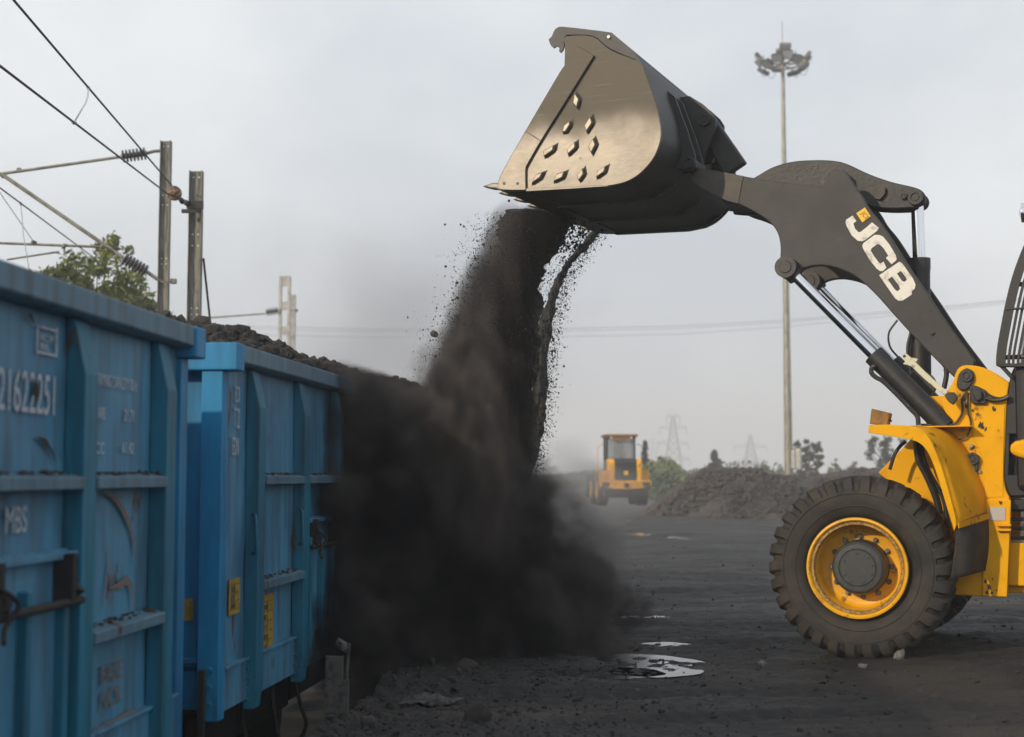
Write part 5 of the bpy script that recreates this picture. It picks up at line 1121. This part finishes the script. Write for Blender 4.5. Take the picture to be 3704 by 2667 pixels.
# ------------------------------------------------------------------ falling coal
YD = 13.6
def D(x, y, Y=YD): return at(x*1.6332, y*1.6332, Y)
def stream(name, path, label, seed, depth=.5, m='coal'):
    # path: (x, y, half-width px) in 2268-wide photo pixels, lofted as a ragged curtain with real depth
    bm = BM(); P = []
    for (x, y, hw, Yd) in path: c = D(x, y, Yd); P.append((c, hw*1.6332/FPX*Yd))
    N = 200; ns = 64; rows = []
    for k in range(N+1):
        t = k/N*(len(P)-1); i = min(int(t), len(P)-2); f = t-i; c = P[i][0].lerp(P[i+1][0], f); hw = P[i][1]*(1-f)+P[i+1][1]*f; row = []
        for s in range(ns):
            a = 2*math.pi*s/ns; q = Vector((math.cos(a)*hw, math.sin(a)*depth*min(1, hw*5), 0)); pt = c+q
            nn = 1 + .55*mnoise.noise(Vector((pt.x*4, pt.y*4, pt.z*1.6+seed))) + .45*mnoise.noise(Vector((pt.x*14, pt.y*14, pt.z*7+seed))) + .22*mnoise.noise(Vector((pt.x*30, pt.y*30, pt.z*12+seed))) + .14*mnoise.noise(Vector((pt.x*60, pt.y*60, pt.z*30+seed)))
            if k in (0, N): nn *= .3
            row.append(bm.verts.new(c + q*max(.1, nn)))
        rows.append(row)
    for a, b in zip(rows, rows[1:]):
        for i in range(ns): bm.faces.new((a[i], a[(i+1) % ns], b[(i+1) % ns], b[i]))
    bm.faces.new(rows[0]); bm.faces.new(rows[-1]); o = obj(name, bm, M[m]); tag(o, label, 'falling coal', kind='stuff'); return o
stream('falling_coal', [(1200, 470, 60, 14.4), (1185, 520, 62, 14.3), (1165, 570, 48, 14.2), (1150, 640, 40, 14.1), (1150, 720, 36, 14.0), (1150, 820, 34, 13.9), (1145, 950, 32, 13.9), (1125, 1080, 28, 13.8)], 'black main curtain of coal pouring from the bucket lip', 2, .22)
stream('falling_coal', [(1318, 512, 8, 15.3), (1295, 545, 11, 15.2), (1262, 580, 10, 15.1), (1238, 620, 10, 15.0), (1220, 670, 10, 14.9), (1207, 740, 13, 14.8), (1197, 840, 14, 14.7), (1190, 930, 16, 14.6), (1175, 1010, 14, 14.5), (1150, 1080, 10, 14.4)], 'thin black right-hand ribbon of coal falling from the far lip corner', 6, .25)
# grains round the streams
rr = random.Random(12); bm = BM()
def grain(bm, c, r):
    v = [bm.verts.new(c+Vector(q)*r*rr.uniform(.6, 1.2)) for q in ((1, 0, 0), (-1, 0, 0), (0, 1, 0), (0, -1, 0), (0, 0, 1.2), (0, 0, -1.2))]
    for a, b, d in ((0, 2, 4), (2, 1, 4), (1, 3, 4), (3, 0, 4), (2, 0, 5), (1, 2, 5), (3, 1, 5), (0, 3, 5)): bm.faces.new((v[a], v[b], v[d]))
LE = [(1095, 470), (1060, 520), (1035, 570), (1015, 640), (995, 700), (970, 780), (945, 860), (925, 900)]
for i in range(3200):
    t = rr.random()**.8*(len(LE)-1); k = min(int(t), len(LE)-2); f = t-k; x = LE[k][0]*(1-f)+LE[k+1][0]*f; y = LE[k][1]*(1-f)+LE[k+1][1]*f
    grain(bm, D(x+25-rr.expovariate(1/22.)*rr.choice((1, 1, -1.5)), y, rr.uniform(13.0, 14.2)), min(.016, .0018+rr.expovariate(1/.0020)))
RE2 = [(1318, 512), (1270, 575), (1235, 630), (1220, 700), (1208, 780), (1200, 850), (1192, 930), (1180, 1000), (1165, 1060)]
for i in range(7500):
    t = rr.random()*(len(RE2)-1); k = min(int(t), len(RE2)-2); f = t-k; x = RE2[k][0]*(1-f)+RE2[k+1][0]*f; y = RE2[k][1]*(1-f)+RE2[k+1][1]*f
    s = rr.random(); dx = rr.gauss(9, 9)+rr.expovariate(1/6.) if s < .55 else -abs(rr.gauss(0, 38 if y < 800 else 20))
    grain(bm, D(x+dx, y+rr.gauss(0, 8), rr.uniform(14.2, 15.2)), min(.016, .002+rr.expovariate(1/.0024)))
for i in range(900): grain(bm, D(rr.uniform(1160, 1300), rr.uniform(470, 560), rr.uniform(13.9, 15)), rr.uniform(.004, .018))
for i in range(4200):
    t = rr.random(); y = 470+600*t; cx_ = 1150-30*t; hw_ = 75+45*min(1, t*1.6)
    grain(bm, D(cx_-25+rr.gauss(0, .5)*hw_-60*t, y, rr.uniform(12.7, 13.4)), min(.016, .002+rr.expovariate(1/.0022)))
tag(obj('coal_grains', bm, M['coal']), 'countless fine coal grains flying round the falling streams', 'coal grains', kind='stuff')
LM = [(962, 740, .045), (965, 790, .016), (1003, 665, .014), (1012, 627, .018), (985, 680, .010), (1013, 660, .016), (1043, 588, .012), (1022, 540, .008), (1066, 505, .007), (985, 612, .008), (960, 708, .008), (975, 700, .010), (1127, 445, .014), (930, 750, .008), (934, 820, .008), (1192, 612, .016), (1202, 622, .018), (1185, 632, .012), (1160, 660, .011), (1165, 700, .010), (1215, 605, .014), (948, 730, .008), (1055, 592, .010), (1039, 612, .008), (1010, 700, .009), (1075, 640, .010)]
for i, (x, y, r) in enumerate(LM):
    Yd = 15.0 if x > 1150 else 13.2
    bm = BM(); rock(bm, (0, 0, 0), r, 300+i, 1, 1.1); o = obj('coal_lump', bm, M['coal'] if i else M['sack'], smooth=True, angle=25); o.location = D(x, y, Yd)
    if i == 0: tag(o, 'largest grey falling coal lump, alone left of the stream', 'coal lump')
    else: tag(o, 'small black coal lump flying beside the falling stream' , 'coal lump', 'coal lumps flying beside the falling stream')

# ------------------------------------------------------------------ dust clouds: closed hulls filled with uneven smoke
def dust(name, prof, dens, col, label, nscale=1.6, amp=.9, soft=.35, seed=0, stretch=(1, 1, 1), aniso=0.1, step=1.0, detail=4, shear=0, pw=2, edz=.04, col2=None, lobes=0):
    # prof: (z, xl, xr, yc, hy) rising
    z0, z1 = prof[0][0], prof[-1][0]
    bm = BM(); rows = []; ns = 28
    def S(z):
        for a, b in zip(prof, prof[1:]):
            if z <= b[0]+1e-6: f = (z-a[0])/(b[0]-a[0]); return [a[i]*(1-f)+b[i]*f for i in range(1, 5)]
        return prof[-1][1:]
    N = 26
    for k in range(N+1):
        z = z0+(z1-z0)*k/N; xl, xr, yc, hy = S(z); e = 1.30
        row_ = []
        for s in range(ns):
            c_, s_2 = math.cos(2*math.pi*s/ns), math.sin(2*math.pi*s/ns); rr_2 = (abs(c_)**pw+abs(s_2)**pw)**(-1/pw); dx = (xr-xl)/2*e*c_*rr_2
            row_.append(bm.verts.new(((xl+xr)/2+dx, yc+hy*e*s_2*rr_2+shear*dx, z)))
        rows.append(row_)
    for a, b in zip(rows, rows[1:]):
        for i in range(ns): bm.faces.new((a[i], a[(i+1) % ns], b[(i+1) % ns], b[i]))
    bm.faces.new(rows[0]); bm.faces.new(rows[-1])
    m = bpy.data.materials.new(name+'_smoke'); m.use_nodes = True; t = m.node_tree; t.nodes.clear(); K = t.links.new
    o_ = NN(t, 'ShaderNodeOutputMaterial'); pv = NN(t, 'ShaderNodeVolumePrincipled'); K(pv.outputs[0], o_.inputs['Volume'])
    pv.inputs['Color'].default_value = (*col, 1); pv.inputs['Anisotropy'].default_value = aniso
    tcn = NN(t, 'ShaderNodeTexCoord'); sp = NN(t, 'ShaderNodeSeparateXYZ'); K(tcn.outputs['Object'], sp.inputs[0])
    def mth(op, *a):
        n = NN(t, 'ShaderNodeMath', operation=op)
        for i, v in enumerate(a):
            if isinstance(v, (int, float)): n.inputs[i].default_value = v
            else: K(v, n.inputs[i])
        return n.outputs[0]
    zn = mth('DIVIDE', mth('SUBTRACT', sp.outputs[2], z0), z1-z0)
    def crv(vals):
        lo, hi = min(vals), max(vals); hi = hi if hi > lo+1e-6 else lo+1e-3
        n = NN(t, 'ShaderNodeFloatCurve'); cu = n.mapping.curves[0]; n.mapping.extend = 'HORIZONTAL'
        pts = [((p_[0]-z0)/(z1-z0), (v-lo)/(hi-lo)) for p_, v in zip(prof, vals)]
        cu.points[0].location = pts[0]; cu.points[1].location = pts[-1]
        for q in pts[1:-1]: cu.points.new(*q)
        for q in cu.points: q.handle_type = 'VECTOR'
        n.mapping.update(); K(zn, n.inputs['Value'])
        return mth('MULTIPLY_ADD', n.outputs[0], hi-lo, lo)
    xc = crv([(p_[1]+p_[2])/2 for p_ in prof]); hw = crv([(p_[2]-p_[1])/2 for p_ in prof]); yc = crv([p_[3] for p_ in prof]); hy = crv([p_[4] for p_ in prof])
    u = mth('DIVIDE', mth('SUBTRACT', sp.outputs[0], xc), hw); v = mth('DIVIDE', mth('SUBTRACT', mth('SUBTRACT', sp.outputs[1], yc), mth('MULTIPLY', mth('SUBTRACT', sp.outputs[0], xc), shear)), hy)
    r = mth('SQRT', mth('ADD', mth('MULTIPLY', u, u), mth('MULTIPLY', v, v))) if pw == 2 else mth('POWER', mth('ADD', mth('POWER', mth('ABSOLUTE', u), pw), mth('POWER', mth('ABSOLUTE', v), pw)), 1/pw)
    mpn = NN(t, 'ShaderNodeMapping'); mpn.inputs['Scale'].default_value = stretch; mpn.inputs['Location'].default_value = (seed, seed*1.7, seed*.6); K(tcn.outputs['Object'], mpn.inputs[0])
    n = NN(t, 'ShaderNodeTexNoise'); n.inputs['Scale'].default_value = nscale; n.inputs['Detail'].default_value = detail; n.inputs['Roughness'].default_value = .58; K(mpn.outputs[0], n.inputs['Vector'])
    e = mth('ADD', mth('SUBTRACT', .92, r), mth('MULTIPLY', mth('SUBTRACT', n.outputs[0], .5), amp*2))
    if lobes:
        vo = NN(t, 'ShaderNodeTexVoronoi'); vo.feature = 'SMOOTH_F1'; vo.inputs['Scale'].default_value = lobes; vo.inputs['Smoothness'].default_value = .35; K(mpn.outputs[0], vo.inputs['Vector'])
        e = mth('ADD', e, mth('MULTIPLY', mth('SUBTRACT', .42, vo.outputs['Distance']), .75))
    mr = NN(t, 'ShaderNodeMapRange'); mr.interpolation_type = 'SMOOTHSTEP'; mr.inputs[1].default_value = 0; mr.inputs[2].default_value = soft; mr.inputs[4].default_value = dens; K(e, mr.inputs[0])
    ed = NN(t, 'ShaderNodeMapRange'); ed.inputs[1].default_value = 0; ed.inputs[2].default_value = edz; K(mth('MINIMUM', zn, mth('SUBTRACT', 1.0, zn)), ed.inputs[0])
    K(mth('MULTIPLY', mr.outputs[0], ed.outputs[0]), pv.inputs['Density'])
    if col2:
        n2 = NN(t, 'ShaderNodeTexNoise'); n2.inputs['Scale'].default_value = nscale*1.3; n2.inputs['Detail'].default_value = 3; K(mpn.outputs[0], n2.inputs['Vector'])
        m2 = NN(t, 'ShaderNodeMapRange'); m2.interpolation_type = 'SMOOTHSTEP'; m2.inputs[1].default_value = .38; m2.inputs[2].default_value = .64; K(n2.outputs[0], m2.inputs[0])
        x2 = NN(t, 'ShaderNodeMix', data_type='RGBA'); x2.inputs[6].default_value = (*col, 1); x2.inputs[7].default_value = (*col2, 1); K(m2.outputs[0], x2.inputs[0]); K(x2.outputs[2], pv.inputs['Color'])
    o = obj(name, bm, m); tag(o, label, 'dust', kind='stuff')
    try: o.cycles.volume_step_rate = step; m.cycles.volume_step_rate = step
    except Exception: pass
    return o
def X(px_, Y): return (px_*1.6332-CX)/FPX*Y
def Zp(py_, Y): return CAMH + (HY/1.6332-py_)*1.6332/FPX*Y
# black billow over the yard and the wagon
Yb = 13.4
def row(py_, a, b, yc, hy): return (Zp(py_, yc), X(a, yc), X(b, yc), yc, hy)
def row(py_, a, b, yc, hy, Ya=10.8, Yb_=13.2): return (Zp(py_, yc), X(a, Ya), X(b, Yb_), yc, hy)
billow = [(-.9, X(800, 11.6), X(1350, 12.9), 12.2, 1.4), row(1420, 650, 1430, 12.4, 1.4), row(1330, 590, 1412, 12.5, 1.45), row(1230, 570, 1360, 12.5, 1.5), row(1150, 560, 1265, 12.6, 1.6), row(1060, 560, 1200, 12.6, 1.6), row(980, 560, 1180, 12.7, 1.6), row(920, 560, 1130, 12.7, 1.6), row(870, 560, 980, 12.6, 1.6), row(812, 560, 850, 12.2, 1.3)]
dust('dust_cloud', billow, 7.5, (.035, .034, .037), 'huge black billow of coal dust rolling over the wagon side and the yard', 1.7, .80, .36, 3, step=.5, shear=.85, pw=3, detail=5, col2=(.145, .132, .128))
plume = [row(1260, 960, 1150, 11.2, .35, 11.2, 11.2), row(1150, 920, 1160, 11.3, .45, 11.3, 11.3), row(1080, 905, 1160, 11.5, .5, 11.5, 11.5), row(1010, 910, 1160, 11.7, .55, 11.7, 11.7), row(930, 870, 1165, 12.0, .65, 12.0, 12.0), row(850, 895, 1160, 12.6, .65, 12.6, 12.6), row(760, 945, 1165, 13.2, .6, 13.2), row(680, 980, 1165, 13.6, .55, 13.6), row(600, 1010, 1165, 13.6, .5, 13.6), row(520, 1042, 1170, 13.7, .45, 13.6), row(465, 1075, 1180, 13.8, .4, 13.6), row(435, 1115, 1170, 13.8, .3, 13.6)]
dark = [row(1100, 1060, 1170, 13.8, .5, 13.8, 13.8), row(1000, 1075, 1188, 13.8, .5, 13.8, 13.8), row(850, 1080, 1195, 13.8, .55, 13.8, 13.8), row(720, 1085, 1198, 13.8, .55, 13.8, 13.8), row(620, 1085, 1205, 13.9, .55, 13.9, 13.9), row(540, 1100, 1235, 14.0, .55, 14.0, 14.0), row(480, 1110, 1275, 14.1, .5, 14.1, 14.1), row(452, 1130, 1280, 14.2, .4, 14.2, 14.2)]
dust('dust_plume', dark, 7.5, (.05, .047, .048), 'black dust wrapped round the falling coal curtain under the bucket', 4.0, .62, .4, 21, (1, 1, .5), step=.5, detail=5)
dust('dust_plume', plume, 6.5, (.20, .172, .155), 'brownish dusty column falling below the bucket, left of the black curtain', 3.2, .95, .5, 8, (1, 1, .45), step=.5, detail=5, col2=(.06, .055, .053), edz=.22)
# thin grey dust drifting off
Yh = 20
def rowh(py_, a, b, yc, hy): return (Zp(py_, yc), X(a, yc), X(b, yc), yc, hy)
drift = [rowh(1010, 420, 1400, 20, 3), rowh(900, 400, 1400, 20, 3.2), rowh(780, 360, 1360, 20, 3.2), rowh(680, 340, 1330, 20, 3.2), rowh(580, 400, 1250, 20, 3), rowh(470, 480, 1150, 20, 2.4)]
dust('drifting_dust', drift, .20, (.46, .46, .48), 'thin grey veil of dust drifting in the sky behind the stream', .5, 1.2, .9, 5, step=1.6, detail=3, edz=.35)
side_ = [(-.2, X(1150, 16), X(1420, 16), 16, 1.6), rowh(1300, 1150, 1430, 16, 1.6), rowh(1180, 1150, 1430, 16, 1.6), rowh(1100, 1150, 1330, 16, 1.4), rowh(1040, 1150, 1260, 16, 1.0), rowh(1000, 1160, 1200, 16, .6)]
dust('drifting_dust', side_, 1.1, (.26, .24, .235), 'soft brown grey dust trailing right of the black billow', .9, 1.1, .7, 9, step=1.2, detail=4, edz=.25)
ld = [(-.2, X(1160, 62), X(1520, 62), 62, 4), rowh(1110, 1160, 1500, 62, 4), rowh(1050, 1165, 1440, 62, 4), rowh(1010, 1170, 1330, 62, 3.5), rowh(960, 1180, 1320, 62, 3)]
dust('drifting_dust', ld, .22, (.45, .44, .43), 'dark dust raised around the far loader', .25, 1.1, .8, 14, step=1.6, detail=3, edz=.45)

# ------------------------------------------------------------------ haze in the air
bm = BM(); box(bm, (0, 480, 23), (1500, 1100, 50)); m = bpy.data.materials.new('haze_air'); m.use_nodes = True; t = m.node_tree; t.nodes.clear()
o_ = NN(t, 'ShaderNodeOutputMaterial'); pv = NN(t, 'ShaderNodeVolumePrincipled'); t.links.new(pv.outputs[0], o_.inputs['Volume']); pv.inputs['Color'].default_value = (.95, .955, .96, 1); pv.inputs['Density'].default_value = .0019; pv.inputs['Anisotropy'].default_value = .0
tag(obj('haze', bm, m), 'pale dusty air over the whole yard', 'haze', kind='stuff')
